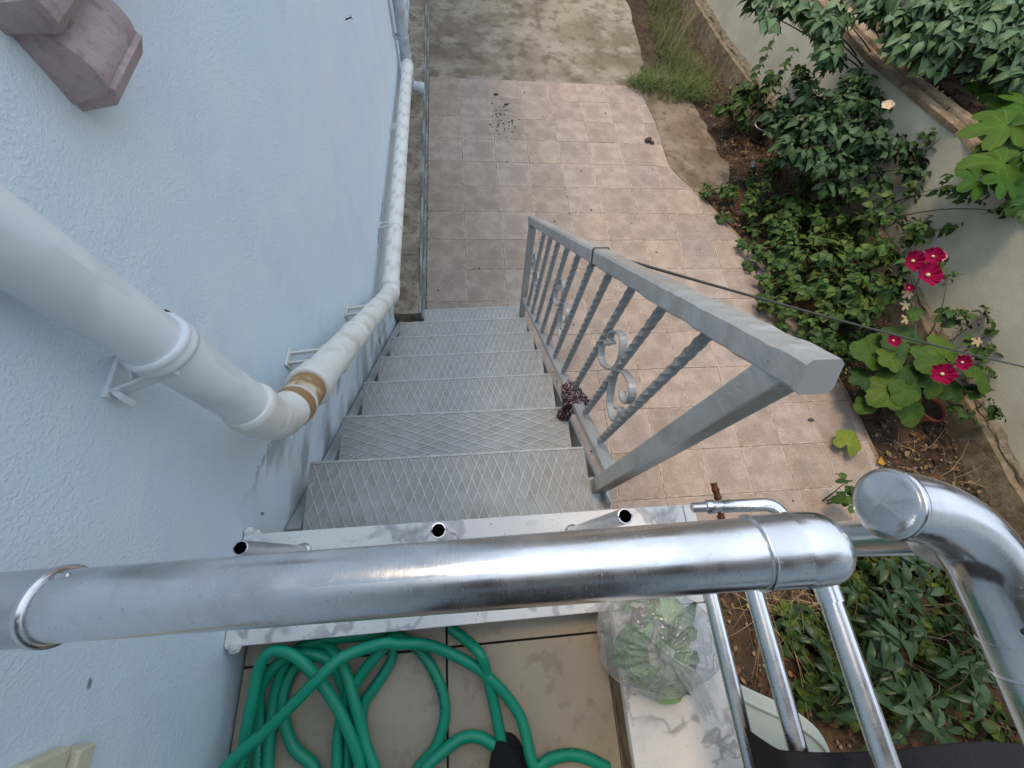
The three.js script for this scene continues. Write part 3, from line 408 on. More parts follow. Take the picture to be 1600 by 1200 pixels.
// ------------------------------------------------------------------ drain pipes on the wall
function clampBand(t, c, d, r, m, wallY) { // ring round a pipe with a bracket to the wall
  const D = d.clone().normalize(), q = s => c.clone().addScaledVector(D, s);
  obj('clamp', sweep([q(-0.012), q(-0.011), q(0.011), q(0.012)], { r: (s, i) => [r, r + 0.005, r + 0.005, r][i], n: 36 }), m, t);
}
{
  const t = thing('white_drainpipe', 'white plastic drainpipe coming down the wall, bending along the stairs and plinth', 'drainpipe');
  const a = V(-0.243, 3.18, 5.526), b = V(-0.122, 2.445, 5.606), k1 = V(-0.117, 2.34, 5.604), k2 = V(-0.116, 2.225, 5.505), s0 = V(-0.118, 2.165, 5.435), s1 = V(-0.142, 0.985, 4.225), u0 = V(-0.146, 0.95, 4.14), u1 = V(-0.168, 0.63, 0.94);
  // parts: upright, elbow, brown sleeve, sloping length, second elbow, low length
  const r0 = 0.052, r1 = 0.0585;
  obj('upright_pipe', sweep([a, a.clone().lerp(b, 0.5), b], { r: r0, n: 48 }), M.pvc, t);
  const el = fillet([[b.x, b.y + 0.015, b.z], [k1.x, k1.y - 0.005, k1.z + 0.004], [k2.x, k2.y, k2.z]], 0.11, 18), N = el.length;
  obj('elbow', sweep(el, { r: (s, i) => i < 2 ? r0 + 0.006 : 0.0545 + 0.0016 * (i % 5 === 0), n: 48 }), M.pvcOld, t);
  { const d0 = b.clone().sub(a).normalize(), q = s => b.clone().addScaledVector(d0, s); obj('socket_rim', sweep([q(-0.022), q(-0.02), q(-0.006), q(-0.004), q(0.016), q(0.018)], { r: (s, i) => r0 + [0.001, 0.0075, 0.0095, 0.0075, 0.0075, 0.004][i], n: 48 }), M.pvcOld, t); }
  const d = s1.clone().sub(s0).normalize(), S = v => s0.clone().addScaledVector(d, v), Ls = s0.distanceTo(s1);
  obj('brown_sleeve', sweep([k2.clone().addScaledVector(d, -0.06), k2.clone().addScaledVector(d, -0.05), k2.clone().addScaledVector(d, -0.02), k2.clone().addScaledVector(d, -0.017), k2.clone().lerp(s0, 0.3), S(0.005)], { r: (s, i) => [0.0565, 0.058, 0.058, 0.0555, 0.0555, 0.0555][i], n: 48 }), M.brown, t);
  obj('socket', sweep([S(-0.004), S(-0.002), S(0.015), S(0.02), S(0.085), S(0.1)], { r: (s, i) => [0.062, 0.068, 0.068, 0.0655, 0.0655, 0.0605][i], n: 48, cap: true }), M.pvcOld, t);
  obj('sloping_pipe', sweep([S(0.09), S(Ls * 0.5), S(Ls)], { r: r1, n: 48 }), M.pvcOld, t);
  for (const v of [0.62]) obj('joint_ring', sweep([S(v), S(v + 0.003), S(v + 0.02), S(v + 0.024)], { r: (s, i) => [r1, r1 + 0.006, r1 + 0.006, r1][i], n: 40 }), M.pvcOld, t);
  const el2 = fillet([[S(Ls - 0.01).x, S(Ls - 0.01).y, S(Ls - 0.01).z], [s1.x - 0.001, s1.y - 0.045, s1.z - 0.045], [u0.x, u0.y - 0.008, u0.z - 0.03]], 0.06, 8);
  obj('elbow', sweep(el2, { r: 0.061, n: 40 }), M.pvcOld, t);
  obj('joint_ring', sweep([S(Ls - 0.03), S(Ls - 0.027), S(Ls - 0.004), S(Ls)], { r: (s, i) => [r1, r1 + 0.007, r1 + 0.007, r1 + 0.002][i], n: 40 }), M.pvcOld, t);
  const du = u1.clone().sub(u0).normalize(); const Q = v => u0.clone().addScaledVector(du, v), Lu = u0.distanceTo(u1);
  obj('low_pipe', sweep([Q(0), Q(Lu / 2), Q(Lu)], { r: 0.0575, n: 40 }), M.pvcOld, t);
  obj('socket', sweep([Q(0.01), Q(0.013), Q(0.06), Q(0.064)], { r: (s, i) => 0.0575 + [0, 0.006, 0.006, 0][i], n: 40 }), M.pvcOld, t);
  obj('socket', sweep([Q(Lu - 0.16), Q(Lu - 0.155), Q(Lu + 0.02), Q(Lu + 0.025)], { r: (s, i) => 0.0575 + [0, 0.007, 0.007, 0][i], n: 40 }), M.pvcOld, t);
  // clamps with brackets to the wall
  const brk = (c, d, r, m, big) => {
    clampBand(t, c, d, r, m); const w = -0.268;
    if (!big) { obj('clamp_bracket', [bar([w, c.y + r * 0.5, c.z - 0.012], [c.x - r * 0.6, c.y + r * 0.9, c.z - 0.012], 0.02, 0.006), bar([w, c.y + r * 0.5, c.z + 0.028], [c.x - r * 0.6, c.y + r * 0.9, c.z + 0.028], 0.02, 0.006), box(w, w + 0.006, c.y + r * 0.1, c.y + r * 0.9, c.z - 0.03, c.z + 0.045, 0.002)], m, t); return; }
  };
  brk(S(0.28), d, r1, M.pvcOld); brk(S(1.08), d, r1, M.pvcOld); brk(Q(0.62), du, 0.0575, M.pvcOld); brk(Q(1.98), du, 0.0575, M.pvcOld);
  // the large clamp on the upright
  const dv = b.clone().sub(a).normalize(), c = a.clone().lerp(b, 0.655), C = v => c.clone().addScaledVector(dv, v), m = M.pvc;
  obj('clamp', sweep([C(-0.016), C(-0.015), C(-0.006), C(-0.005), C(0.005), C(0.006), C(0.015), C(0.016)], { r: (s, i) => r0 + [0, 0.008, 0.008, 0.006, 0.006, 0.008, 0.008, 0][i], n: 44 }), m, t);
  const wx = -0.267, e = V(c.x - 0.01, c.y, c.z + r0 + 0.006), z1 = c.z + r0;
  obj('clamp_bracket', [
    bar([wx, c.y - 0.062, z1 + 0.012], [c.x + 0.03, c.y - 0.004, z1 - 0.003], 0.024, 0.006), bar([wx, c.y - 0.058, z1 - 0.075], [wx, c.y - 0.058, z1 + 0.026], 0.03, 0.008),
    bar([wx, c.y - 0.050, z1 - 0.06], [c.x - 0.047, c.y - 0.012, z1 - 0.022], 0.022, 0.005), bar([wx + 0.045, c.y - 0.042, z1 - 0.005], [wx + 0.03, c.y - 0.042, z1 - 0.045], 0.02, 0.004), bar([wx + 0.012, c.y - 0.06, z1 + 0.014], [wx + 0.035, c.y - 0.055, z1 + 0.03], 0.026, 0.011),
  ], m, t);
  obj('clamp_ear', bar([c.x + 0.02, c.y, c.z - r0 - 0.002], [c.x - 0.03, c.y, c.z - r0 - 0.016], 0.03, 0.01), m, t);
  obj('clamp_bolt', rod([c.x - 0.005, c.y + 0.004, c.z - r0 - 0.02], [c.x - 0.005, c.y + 0.004, c.z - r0 + 0.002], 0.006, 10), M.darkPlastic, t);
}
{
  const t = thing('grey_downpipe', 'grey painted downpipe at the far end of the wall with a short elbow outlet', 'drainpipe');
  const x = -0.185; obj('upright_pipe', sweep(V3([[x - 0.012, 2.6, 0.80], [x, 0.66, 0.82]]), { r: 0.056, n: 32 }), M.pvcGrey, t);
  obj('joint_ring', sweep(V3([[x, 0.69, 0.82], [x, 0.683, 0.82], [x, 0.62, 0.82], [x, 0.612, 0.82]]), { r: (s, i) => [0.056, 0.063, 0.063, 0.05][i], n: 32 }), M.pvcGrey, t);
  obj('outlet', sweep(fillet([[x, 0.62, 0.82], [x + 0.005, 0.36, 0.815], [x + 0.135, 0.33, 0.81]], 0.1, 8), { r: 0.055, n: 32 }), M.pvcGrey, t);
  obj('outlet_rim', sweep(V3([[x + 0.1, 0.337, 0.81], [x + 0.102, 0.337, 0.81], [x + 0.16, 0.327, 0.81], [x + 0.162, 0.327, 0.81]]), { r: (s, i) => [0.055, 0.062, 0.062, 0.05][i], n: 32 }), M.pvcGrey, t);
  obj('clamp', [sweep(V3([[x, 0.86, 0.82], [x, 0.858, 0.82], [x, 0.83, 0.82], [x, 0.828, 0.82]]), { r: (s, i) => [0.056, 0.062, 0.062, 0.056][i], n: 32 }), box(-0.268, x - 0.02, 0.83, 0.858, 0.78, 0.788), box(-0.268, x - 0.02, 0.83, 0.858, 0.852, 0.86)], M.pvcGrey, t);
  obj('cable_strip', rod([-0.262, 2.6, 0.93], [-0.262, 0.9, 0.96], 0.008, 8), M.pvcGrey, t);
}
{ const t = thing('wall_nail', 'small dark nail sticking out of the upper blue wall', 'nail'); obj('shank', rod([-0.275, 1.975, 2.97], [-0.235, 1.985, 2.96], 0.004, 8), M.rust, t); obj('head', rod([-0.236, 1.985, 2.96], [-0.233, 1.986, 2.959], 0.011, 10), M.rust, t); }
{ // carved stone bracket on the wall
  const t = thing('stone_bracket', 'mauve carved stone bracket with a curved console on the blue wall', 'stone bracket');
  const ext = (pr, z0, z1, bev = 0.004) => { const s = new THREE.Shape(pr.map(p => new THREE.Vector2(p[0], p[1]))); const g = new THREE.ExtrudeGeometry(s, { depth: z1 - z0 - 2 * bev, bevelEnabled: true, bevelSize: bev, bevelThickness: bev, bevelSegments: 2, curveSegments: 10, steps: 8 }); g.translate(0, 0, z0 + bev); const q = g.attributes.position; for (let i = 0; i < q.count; i++) { const k = 0.004 * (fbm(q.getZ(i) * 2, q.getY(i) * 2, 16, 3, 251) - 0.5); q.setXYZ(i, q.getX(i) + k, q.getY(i) + k, q.getZ(i)); } g.computeVertexNormals(); return boxUV(toCreasedNormals(g, 0.6)); };
  t.position.set(-0.27 * 0.18, 0.012 + 2.95 * 0.06, -0.015); t.scale.set(0.82, 0.94, 1);
  const arc = []; for (let i = 0; i <= 10; i++) { const a = i / 10; arc.push([-0.234 + 0.056 * Math.sin(a * Math.PI * 0.62) ** 0.9, 2.992 - 0.088 * a]); }
  obj('console', ext([[-0.275, 2.995], ...arc, [-0.19, 2.892], [-0.275, 2.87]], 5.06, 5.225), M.stone, t);
  obj('console_lip', ext([[-0.275, 2.893], [-0.188, 2.903], [-0.178, 2.893], [-0.196, 2.868], [-0.275, 2.853]], 5.055, 5.218), M.stone, t);
  const moss = []; for (let i = 0; i < 34; i++) { const z = 5.065 + i * 0.0046; moss.push(new THREE.IcosahedronGeometry(rr(0.0025, 0.0055), 1).scale(0.7, 1, 1).translate(-0.182 + rr(-0.003, 0.002), 2.907 + rr(-0.004, 0.008), z)); } const mo = obj('moss_edge', moss, M.moss, t); mo.userData.kind = 'stuff';
  obj('sill_slab', ext([[-0.275, 3.016], [-0.172, 3.028], [-0.17, 3.003], [-0.18, 2.99], [-0.275, 2.985]], 4.7, 5.235), M.stone, t);
  obj('upper_block', ext([[-0.275, 3.06], [-0.235, 3.065], [-0.225, 3.03], [-0.275, 3.02]], 4.7, 5.21, 0.006), M.stone, t);
  for (let r = 0; r < 3; r++) for (let k = 0; k < 12; k++) obj('chisel_tooth', box(-0.186 + r * 0.0045 - 0.0018, -0.186 + r * 0.0045 + 0.0018, 3.0235 + r * 0.0006, 3.0292 + r * 0.0006, 5.09 + k * 0.0115 + (r % 2) * 0.005, 5.0975 + k * 0.0115 + (r % 2) * 0.005, 0.0012), M.stone, t);
}
{ const t = thing('cream_ledge', 'cream plaster ledge corner on the blue wall at the lower left', 'ledge'); obj('ledge', box(-0.272, -0.245, 2.53, 2.60, 6.192, 6.9, 0.006), M.cream, t); obj('ledge_step', box(-0.272, -0.235, 2.495, 2.528, 6.20, 6.9, 0.005), M.cream, t); }

// ------------------------------------------------------------------ things on the landing
{ // garden hose: one continuous tube in loose coils
  const S = [
    [[0.727, 2.0, 6.513], [0.675, 2.0, 6.486], [0.625, 2.0, 6.473], [0.564, 2.01, 6.474], [0.527, 2.02, 6.482]],
    [[0.495, 2.01, 6.371], [0.4, 2.02, 6.262], [0.293, 2.03, 6.199], [0.235, 2.05, 6.175], [0.168, 2.07, 6.166], [0.142, 2.08, 6.16]],
    [[0.067, 2.09, 6.171], [0.028, 2.11, 6.183], [-0.016, 2.12, 6.218], [-0.063, 2.11, 6.258], [-0.132, 2.1, 6.316], [-0.21, 2.1, 6.376]],
    [[-0.245, 2.09, 6.45], [-0.23, 2.06, 6.58], [-0.1, 2.04, 6.68], [0.01, 2.03, 6.56], [0.021, 2.02, 6.432], [0.018, 2.02, 6.365]],
    [[0.03, 2.02, 6.289], [0.06, 2.03, 6.247], [0.089, 2.04, 6.212], [0.127, 2.05, 6.177], [0.15, 2.03, 6.152]],
    [[0.193, 2.0, 6.175], [0.238, 2.0, 6.217], [0.283, 2.0, 6.295], [0.292, 2.0, 6.355], [0.267, 2.0, 6.421], [0.223, 2.0, 6.46]],
    [[0.1, 2.01, 6.62], [-0.08, 2.01, 6.68], [-0.19, 2.03, 6.55], [-0.201, 2.04, 6.402], [-0.2, 2.05, 6.334], [-0.191, 2.06, 6.238], [-0.182, 2.07, 6.185]],
    [[-0.158, 2.08, 6.155], [-0.128, 2.08, 6.155], [-0.085, 2.08, 6.175], [-0.041, 2.07, 6.218], [0.007, 2.06, 6.277], [0.049, 2.05, 6.347], [0.083, 2.04, 6.431]],
    [[0.09, 2.03, 6.58], [-0.02, 2.02, 6.7], [-0.15, 2.01, 6.6], [-0.182, 2.0, 6.414], [-0.193, 2.0, 6.322], [-0.195, 2.02, 6.255], [-0.171, 2.03, 6.207]],
    [[-0.128, 2.04, 6.176], [-0.073, 2.04, 6.173], [-0.02, 2.03, 6.196], [0.01, 2.02, 6.239], [0.026, 2.01, 6.281], [0.031, 2.0, 6.373], [0.04, 2.0, 6.441]],
    [[0.02, 2.0, 6.56], [-0.06, 2.0, 6.62], [-0.14, 2.0, 6.53], [-0.157, 2.0, 6.417], [-0.162, 2.0, 6.328], [-0.161, 2.0, 6.255], [-0.143, 2.01, 6.2]],
    [[-0.113, 2.01, 6.163], [-0.05, 2.01, 6.15], [0.05, 2.0, 6.147], [0.13, 2.0, 6.158], [0.145, 2.0, 6.205], [0.124, 2.0, 6.243], [0.1, 2.0, 6.274], [0.076, 2.0, 6.304]],
    [[0.07, 2.0, 6.339], [0.083, 2.0, 6.403], [0.1, 2.0, 6.55], [0.04, 2.0, 6.66], [-0.03, 2.0, 6.5], [-0.041, 2.0, 6.432], [-0.094, 2.0, 6.388]],
    [[-0.125, 2.0, 6.337], [-0.139, 2.0, 6.278], [-0.128, 2.0, 6.225], [-0.095, 2.0, 6.186], [-0.05, 2.01, 6.157], [-0.006, 2.03, 6.18], [0.03, 2.04, 6.226]],
    [[0.061, 2.04, 6.3], [0.088, 2.03, 6.381], [0.116, 2.03, 6.438], [0.16, 2.03, 6.53], [0.21, 2.03, 6.5], [0.244, 2.03, 6.451], [0.28, 2.02, 6.43]],
    [[0.336, 2.0, 6.409], [0.382, 2.0, 6.411], [0.43, 2.0, 6.44], [0.448, 2.0, 6.46], [0.441, 2.0, 6.416], [0.415, 2.01, 6.292], [0.394, 2.04, 6.216]],
    [[0.346, 2.01, 6.175], [0.31, 2.0, 6.15]],
  ];
  const t = thing('garden_hose', 'green garden hose lying in loose coils on the beige floor tiles', 'hose');
  obj('hose', sweep(cr(S.flat(), 900), { r: (s, i) => 0.0146 * (1 + 0.05 * (vn(i * 0.11, 3, 999, 184) - 0.5)), n: 16, per: 2 * Math.PI * 0.015 }), M.hose, t);
}
{ // toe of a black shoe on the floor tiles
  const t = thing('black_shoe', 'toe of a black shoe standing among the hose coils', 'shoe');
  const g = new THREE.SphereGeometry(1, 48, 32), p = g.attributes.position; for (let i = 0; i < p.count; i++) { const x = p.getX(i), y = p.getY(i), z = p.getZ(i); const w = z < 0 ? 0.052 * (1 - 0.1 * z * z) : 0.052 - 0.012 * z; p.setXYZ(i, 0.46 + 0.012 * z + x * w * 1.12, 2.005 + Math.max(y, -0.35) * (z > 0 ? 0.055 + 0.02 * z : 0.05), 6.555 + z * (z < 0 ? 0.135 : 0.15) + 0.01 * Math.sin(x * 3)); } g.computeVertexNormals();
  obj('upper', g, M.black, t);
  const sp = []; for (let i = 0; i < 36; i++) { const a = i / 36 * 2 * Math.PI; sp.push(new THREE.Vector2(0.46 + 0.06 * Math.cos(a) * (Math.sin(a) > 0 ? 1 : 0.9), -(6.56 - 0.145 * Math.sin(a)))); }
  const sg = new THREE.ExtrudeGeometry(new THREE.Shape(sp), { depth: 0.012, bevelEnabled: true, bevelSize: 0.002, bevelThickness: 0.002, bevelSegments: 2 }); sg.rotateX(-Math.PI / 2); sg.translate(0, 1.983, 0); obj('sole', sg, M.black, t);
}
function sheet(fn, nu, nv, th = 0) { const pos = [], uv = [], idx = []; for (let j = 0; j <= nv; j++) for (let i = 0; i <= nu; i++) { const p = fn(i / nu, j / nv); pos.push(...p); uv.push(i / nu, j / nv); } for (let j = 0; j < nv; j++) for (let i = 0; i < nu; i++) { const a = j * (nu + 1) + i; idx.push(a, a + nu + 1, a + 1, a + 1, a + nu + 1, a + nu + 2); } return geo(pos, idx, uv); }
{ // dark cloth thrown over the middle bar
  const t = thing('black_cloth', 'black cloth draped over the middle bar of the side railing', 'cloth');
  const f = (u, v) => { const z = 6.268 + 0.235 * Math.max(0, u - 0.2) + v * 0.7 + 0.012 * Math.sin(u * 9) * (1 - v); let x, y; if (u < 0.2) { const k = u / 0.2; x = 0.836 + 0.02 * k; y = lerp(2.56, 2.622, Math.sin(k * Math.PI / 2)); } else { const k = (u - 0.2) / 0.8; x = 0.856 + 0.95 * k; y = 2.624 - 0.42 * k * k + 0.02 * Math.sin(k * 9 + v * 5) * k; } return [x, y + 0.004 * Math.sin(v * 30 + u * 12), z]; };
  obj('cloth', [sheet(f, 60, 40), sheet((u, v) => { const p = f(u, v); return [p[0], p[1] - 0.004, p[2]]; }, 60, 40)], M.black, t);
}
{ // pale plastic table top low beside the landing
  const t = thing('plastic_tabletop', 'pale grey green plastic table top below the side railing', 'table');
  const P = [[1.068, 6.325], [1.10, 6.33], [1.19, 6.385], [1.26, 6.425], [1.33, 6.46], [1.40, 6.50], [1.455, 6.56], [1.47, 6.66], [1.47, 7.3], [1.068, 7.3]];
  const s = new THREE.Shape(new THREE.SplineCurve(P.slice(0, 8).map(p => new THREE.Vector2(p[0], -p[1]))).getPoints(30).concat(P.slice(8).map(p => new THREE.Vector2(p[0], -p[1]))));
  const g = new THREE.ExtrudeGeometry(s, { depth: 0.025, bevelEnabled: true, bevelSize: 0.006, bevelThickness: 0.006, bevelSegments: 3 }); g.rotateX(-Math.PI / 2); g.translate(0, 1.83, 0); obj('top', g, M.panel, t);
  const g2 = new THREE.SplineCurve(P.slice(0, 8).map(p => new THREE.Vector2(p[0], p[1]))).getPoints(40).map(p => V(p.x, 1.864, p.y + 0.035)); obj('rim', sweep(g2, { r: 0.007, n: 8 }), M.panel, t);
  for (const [x, z] of [[1.2, 6.6], [1.4, 6.7], [1.2, 7.2], [1.4, 7.2]]) obj('leg', rod([x, -0.02, z], [x, 1.83, z], 0.025, 12), M.panel, t);
}
{ // knotted plastic bag of greens
  const t = thing('plastic_bag', 'knotted clear plastic bag of green leaves on the marble corner', 'plastic bag', [0.868, L, 6.20]);
  const film = phy({ color: lin(0.93, 0.94, 0.95), roughness: 0.2, transmission: 0.84, thickness: 0, ior: 1.6, bumpMap: tex(512, 512, (u, v) => { const q = Math.abs(2 * fbm(u, v, 14, 3, 266) - 1), w = Math.abs(2 * vn(u * 60, v * 5, 60, 267) - 1); return 0.6 * Math.pow(1 - q, 6) + 0.4 * Math.pow(1 - w, 4) * (1 - v); }, false), bumpScale: 0.006 });
  const knot = [-0.015, 0.135, 0.02];
  const f = (u, v) => { // v 0 at the knot, 1 at the marble
    const a = u * 2 * Math.PI, R0 = 0.168 * (1 + 0.42 * (fbm(u, 0.3, 6, 3, 261) - 0.5)), q = Math.pow(v, 0.8), pr = Math.sin(Math.min(1, q * 1.18) * Math.PI / 2);
    const pleat = (1 - smooth(0.15, 0.75, v)) * (0.35 * (vn(u * 44, v * 2, 44, 262) - 0.5) + 0.3 * (vn(u * 21, v * 2 + 4, 21, 263) - 0.5)) + smooth(0.2, 0.7, v) * 0.55 * (Math.abs(2 * fbm(u, v * 0.4, 12, 3, 264) - 1) - 0.25);
    const r = Math.max(0.004, R0 * pr * (v > 0.8 ? 1 - 0.35 * (v - 0.8) / 0.2 : 1)); const y = lerp(knot[1], 0.006, smooth(0.02, 1, v) ** 1.1) + 0.10 * pleat * Math.sin(Math.min(1, v * 3) * Math.PI / 2) * (1 - 0.6 * v) + 0.02 * Math.sin(v * 3.14);
    const k = 1 - v; return [knot[0] * k + r * Math.cos(a) * 1.02, Math.max(0.004, y), knot[2] * k + r * Math.sin(a) * 0.74];
  };
  obj('film', sheet(f, 260, 60), film, t);
  const kn = new THREE.IcosahedronGeometry(0.017, 3), kp = kn.attributes.position; for (let i = 0; i < kp.count; i++) { const s = 1 + 0.25 * Math.sin(kp.getX(i) * 300) * Math.sin(kp.getZ(i) * 260); kp.setXYZ(i, kp.getX(i) * s + knot[0], kp.getY(i) * s + knot[1] + 0.008, kp.getZ(i) * s + knot[2]); } kn.computeVertexNormals(); const filmThick = phy({ color: lin(0.88, 0.9, 0.9), roughness: 0.3, transmission: 0.8, thickness: 0 }); obj('knot', kn, filmThick, t);
  const tail = (p, w, s) => sheet((u, v) => { const q = new THREE.CatmullRomCurve3(V3(p)).getPoint(v), h = (u - 0.5) * w * (0.25 + 0.75 * smooth(0, 0.35, v)); return [q.x + h * s[0], q.y + 0.008 * Math.sin(u * 19) * (0.4 + v) + 0.002, q.z + h * s[1]]; }, 18, 24);
  obj('tail', tail([[-0.012, 0.142, 0.025], [0.035, 0.13, 0.075], [0.08, 0.07, 0.13], [0.115, 0.03, 0.18]], 0.05, [0.75, -0.6]), filmThick, t);
  obj('tail', tail([[-0.018, 0.142, 0.026], [-0.02, 0.125, 0.07], [-0.03, 0.08, 0.1], [-0.045, 0.07, 0.125]], 0.045, [0.95, 0.25]), filmThick, t);
  const gm = [[0.13, 0.3, 0.08], [0.2, 0.38, 0.13], [0.09, 0.22, 0.07]].map(c => phy({ color: lin(...c), map: T_vein, roughness: 0.55 }));
  for (let i = 0; i < 22; i++) { const a = i * 2.4, r = 0.05 + 0.085 * (i % 4) / 3, l = rr(0.06, 0.16), w = rr(0.03, 0.085), yaw = rr(0, 6.28), g = sheet((u, v) => { const x = (u - 0.5) * w * Math.sin(Math.PI * (0.06 + 0.9 * v)), z = (v - 0.5) * l, y = 0.02 * Math.sin(v * 5 + i) + 0.25 * Math.abs(x) + 0.004 * Math.sin(u * 16 + v * 20); return [x, y, z]; }, 8, 10); g.rotateX(rr(-0.5, 0.5)); g.rotateY(yaw); g.translate(r * Math.cos(a) * 1.05, 0.03 + 0.03 * (i % 3) * (1 - r * 4), r * Math.sin(a) * 0.75); const gy = g.attributes.position; for (let k = 0; k < gy.count; k++) gy.setY(k, clamp(gy.getY(k), 0.005, 0.085)); obj('green_leaf', g, gm[i % 3], t); }
  const lump = new THREE.IcosahedronGeometry(1, 3), lp = lump.attributes.position; for (let i = 0; i < lp.count; i++) { const s = 1 + 0.3 * (hash(Math.round(lp.getX(i) * 9), Math.round(lp.getY(i) * 9 + lp.getZ(i) * 31), 7) - 0.5); lp.setXYZ(i, lp.getX(i) * 0.03 * s - 0.035, lp.getY(i) * 0.03 * s + 0.05, lp.getZ(i) * 0.045 * s - 0.03); } lump.computeVertexNormals(); obj('dark_root', lump, M.rust, t);
}

// ------------------------------------------------------------------ boundary wall
{
  const strip = (off0, off1, y0, y1, z0, z1, step, rough, s) => { // follows the footing line in plan
    const n = Math.max(2, Math.round((z1 - z0) / step)), pos = [], uv = [], idx = []; let d = 0;
    for (let i = 0; i <= n; i++) { const z = lerp(z0, z1, i / n), f = footX(z), j = k => rough * (vn(z * 11 + k * 7.3, k * 3.1, 4096, s) - 0.5); d += (z1 - z0) / n;
      const ring = [[f + off0 + j(1), y0], [f + off0 + j(2), lerp(y0, y1, 0.6)], [f + off0 + rough * 0.3 + j(3), y1 + j(4)], [f + lerp(off0, off1, 0.5), y1 + j(5)], [f + off1, y1 + j(6)], [f + off1, y0]]; const us = [y0, lerp(y0, y1, 0.6), y1, y1 + (off1 - off0) / 2, y1 + off1 - off0, 2 * y1 + off1 - off0];
      ring.forEach((p, k) => { pos.push(p[0], p[1], z); uv.push(us[k], d); }); }
    for (let i = 0; i < n; i++) for (let k = 0; k < 6; k++) { const a = i * 6 + k, b = i * 6 + (k + 1) % 6; idx.push(a, a + 6, b, b, a + 6, b + 6); }
    for (const [o, sgn] of [[0, 0], [n * 6, 1]]) for (let k = 1; k < 5; k++) sgn ? idx.push(o, o + k + 1, o + k) : idx.push(o, o + k, o + k + 1);
    return toCreasedNormals(geo(pos, idx, uv), 0.8);
  };
  const t = thing('boundary_wall', 'grey rendered garden boundary wall with a rough concrete footing on the right', 'wall');
  obj('footing', strip(0, 0.148, -0.1, 0.25, -6.9, 9.5, 0.05, 0.02, 271), M.footing, t);
  obj('rubble_edge', strip(0.075, 0.152, 0.235, 0.285, -6.9, 9.5, 0.03, 0.045, 273), M.rubble, t);
  obj('wall', strip(0.154, 0.36, -0.1, 1.17, -6.9, 9.5, 0.25, 0.006, 275), M.gardenWall, t);
  let z = -6.9; for (let i = 0; i < 15; i++) { const l = 0.9 + 0.4 * hash(i, 3, 5); obj('coping_slab', strip(0.14, 0.27, 1.172, 1.215 + 0.008 * hash(i, 1, 2), z + 0.004, z + l, 0.06, 0.006, 277 + i), M.coping, t); z += l; }
  z = -6.9; for (let i = 0; i < 9; i++) { const l = 1.5 + 0.5 * hash(i, 4, 5); obj('coping_slab', strip(0.3, 0.43, 1.172, 1.23 + 0.012 * hash(i, 1, 2), z + 0.01, z + l, 0.05, 0.018, 297 + i), M.coping, t); z += l; }
}

// ------------------------------------------------------------------ plants
// leaf shapes: blade along +z from its stalk at the origin, upper side +y, unit length
function leafGeo(prof, o = {}) { // prof: half width along the leaf
  const n = prof.length - 1, pos = [], uv = [], idx = [], fold = o.fold ?? 0.3, droop = o.droop ?? 0.25;
  for (let i = 0; i <= n; i++) { const t = i / n, w = prof[i], y = -droop * t * t + 0.05 * Math.sin(t * 3), e = (o.wave ?? 0) * Math.sin(i * 2.3); pos.push(-w, y + fold * w + e, t, 0, y, t, w, y + fold * w - e, t); uv.push(0.5 - w, t, 0.5, t, 0.5 + w, t); }
  for (let i = 0; i < n; i++) { const a = i * 3; idx.push(a, a + 3, a + 1, a + 1, a + 3, a + 4, a + 1, a + 4, a + 2, a + 2, a + 4, a + 5); }
  return geo(pos, idx, uv);
}
function palmGeo(lobes, depth, o = {}) { // lobed leaf, stalk at the origin
  const n = o.n ?? 44, pos = [0, 0, 0], uv = [0.5, 0.12], idx = [], span = o.span ?? 2.75;
  for (const [k, rk] of [[1, 0.55], [2, 1]]) for (let i = 0; i <= n; i++) { const a = lerp(-span, span, i / n), l = Math.pow(Math.abs(Math.cos(a / (2 * span) * Math.PI * lobes)), o.pow ?? 0.6), r = rk * (0.56 * (1 - 0.28 * Math.abs(a) / span)) * (1 - depth + depth * l) * (1 + 0.03 * Math.sin(i * 2.7)), x = r * Math.sin(a), z = r * Math.cos(a) + 0.02, y = (o.cup ?? 0.12) * (k === 1 ? 0.35 : 0.15 + 0.5 * (1 - l)) - (o.droop ?? 0.3) * r * r * (k === 2 ? 1 : 0.6) + 0.02 * Math.sin(a * 5 + k); pos.push(x, y, z); uv.push(0.5 + x * 0.75, 0.12 + z * 0.75); }
  for (let i = 0; i < n; i++) { idx.push(0, 1 + i, 2 + i); const a = 1 + i, b = a + n + 1; idx.push(a, b, a + 1, a + 1, b, b + 1); }
  return geo(pos, idx, uv);
}
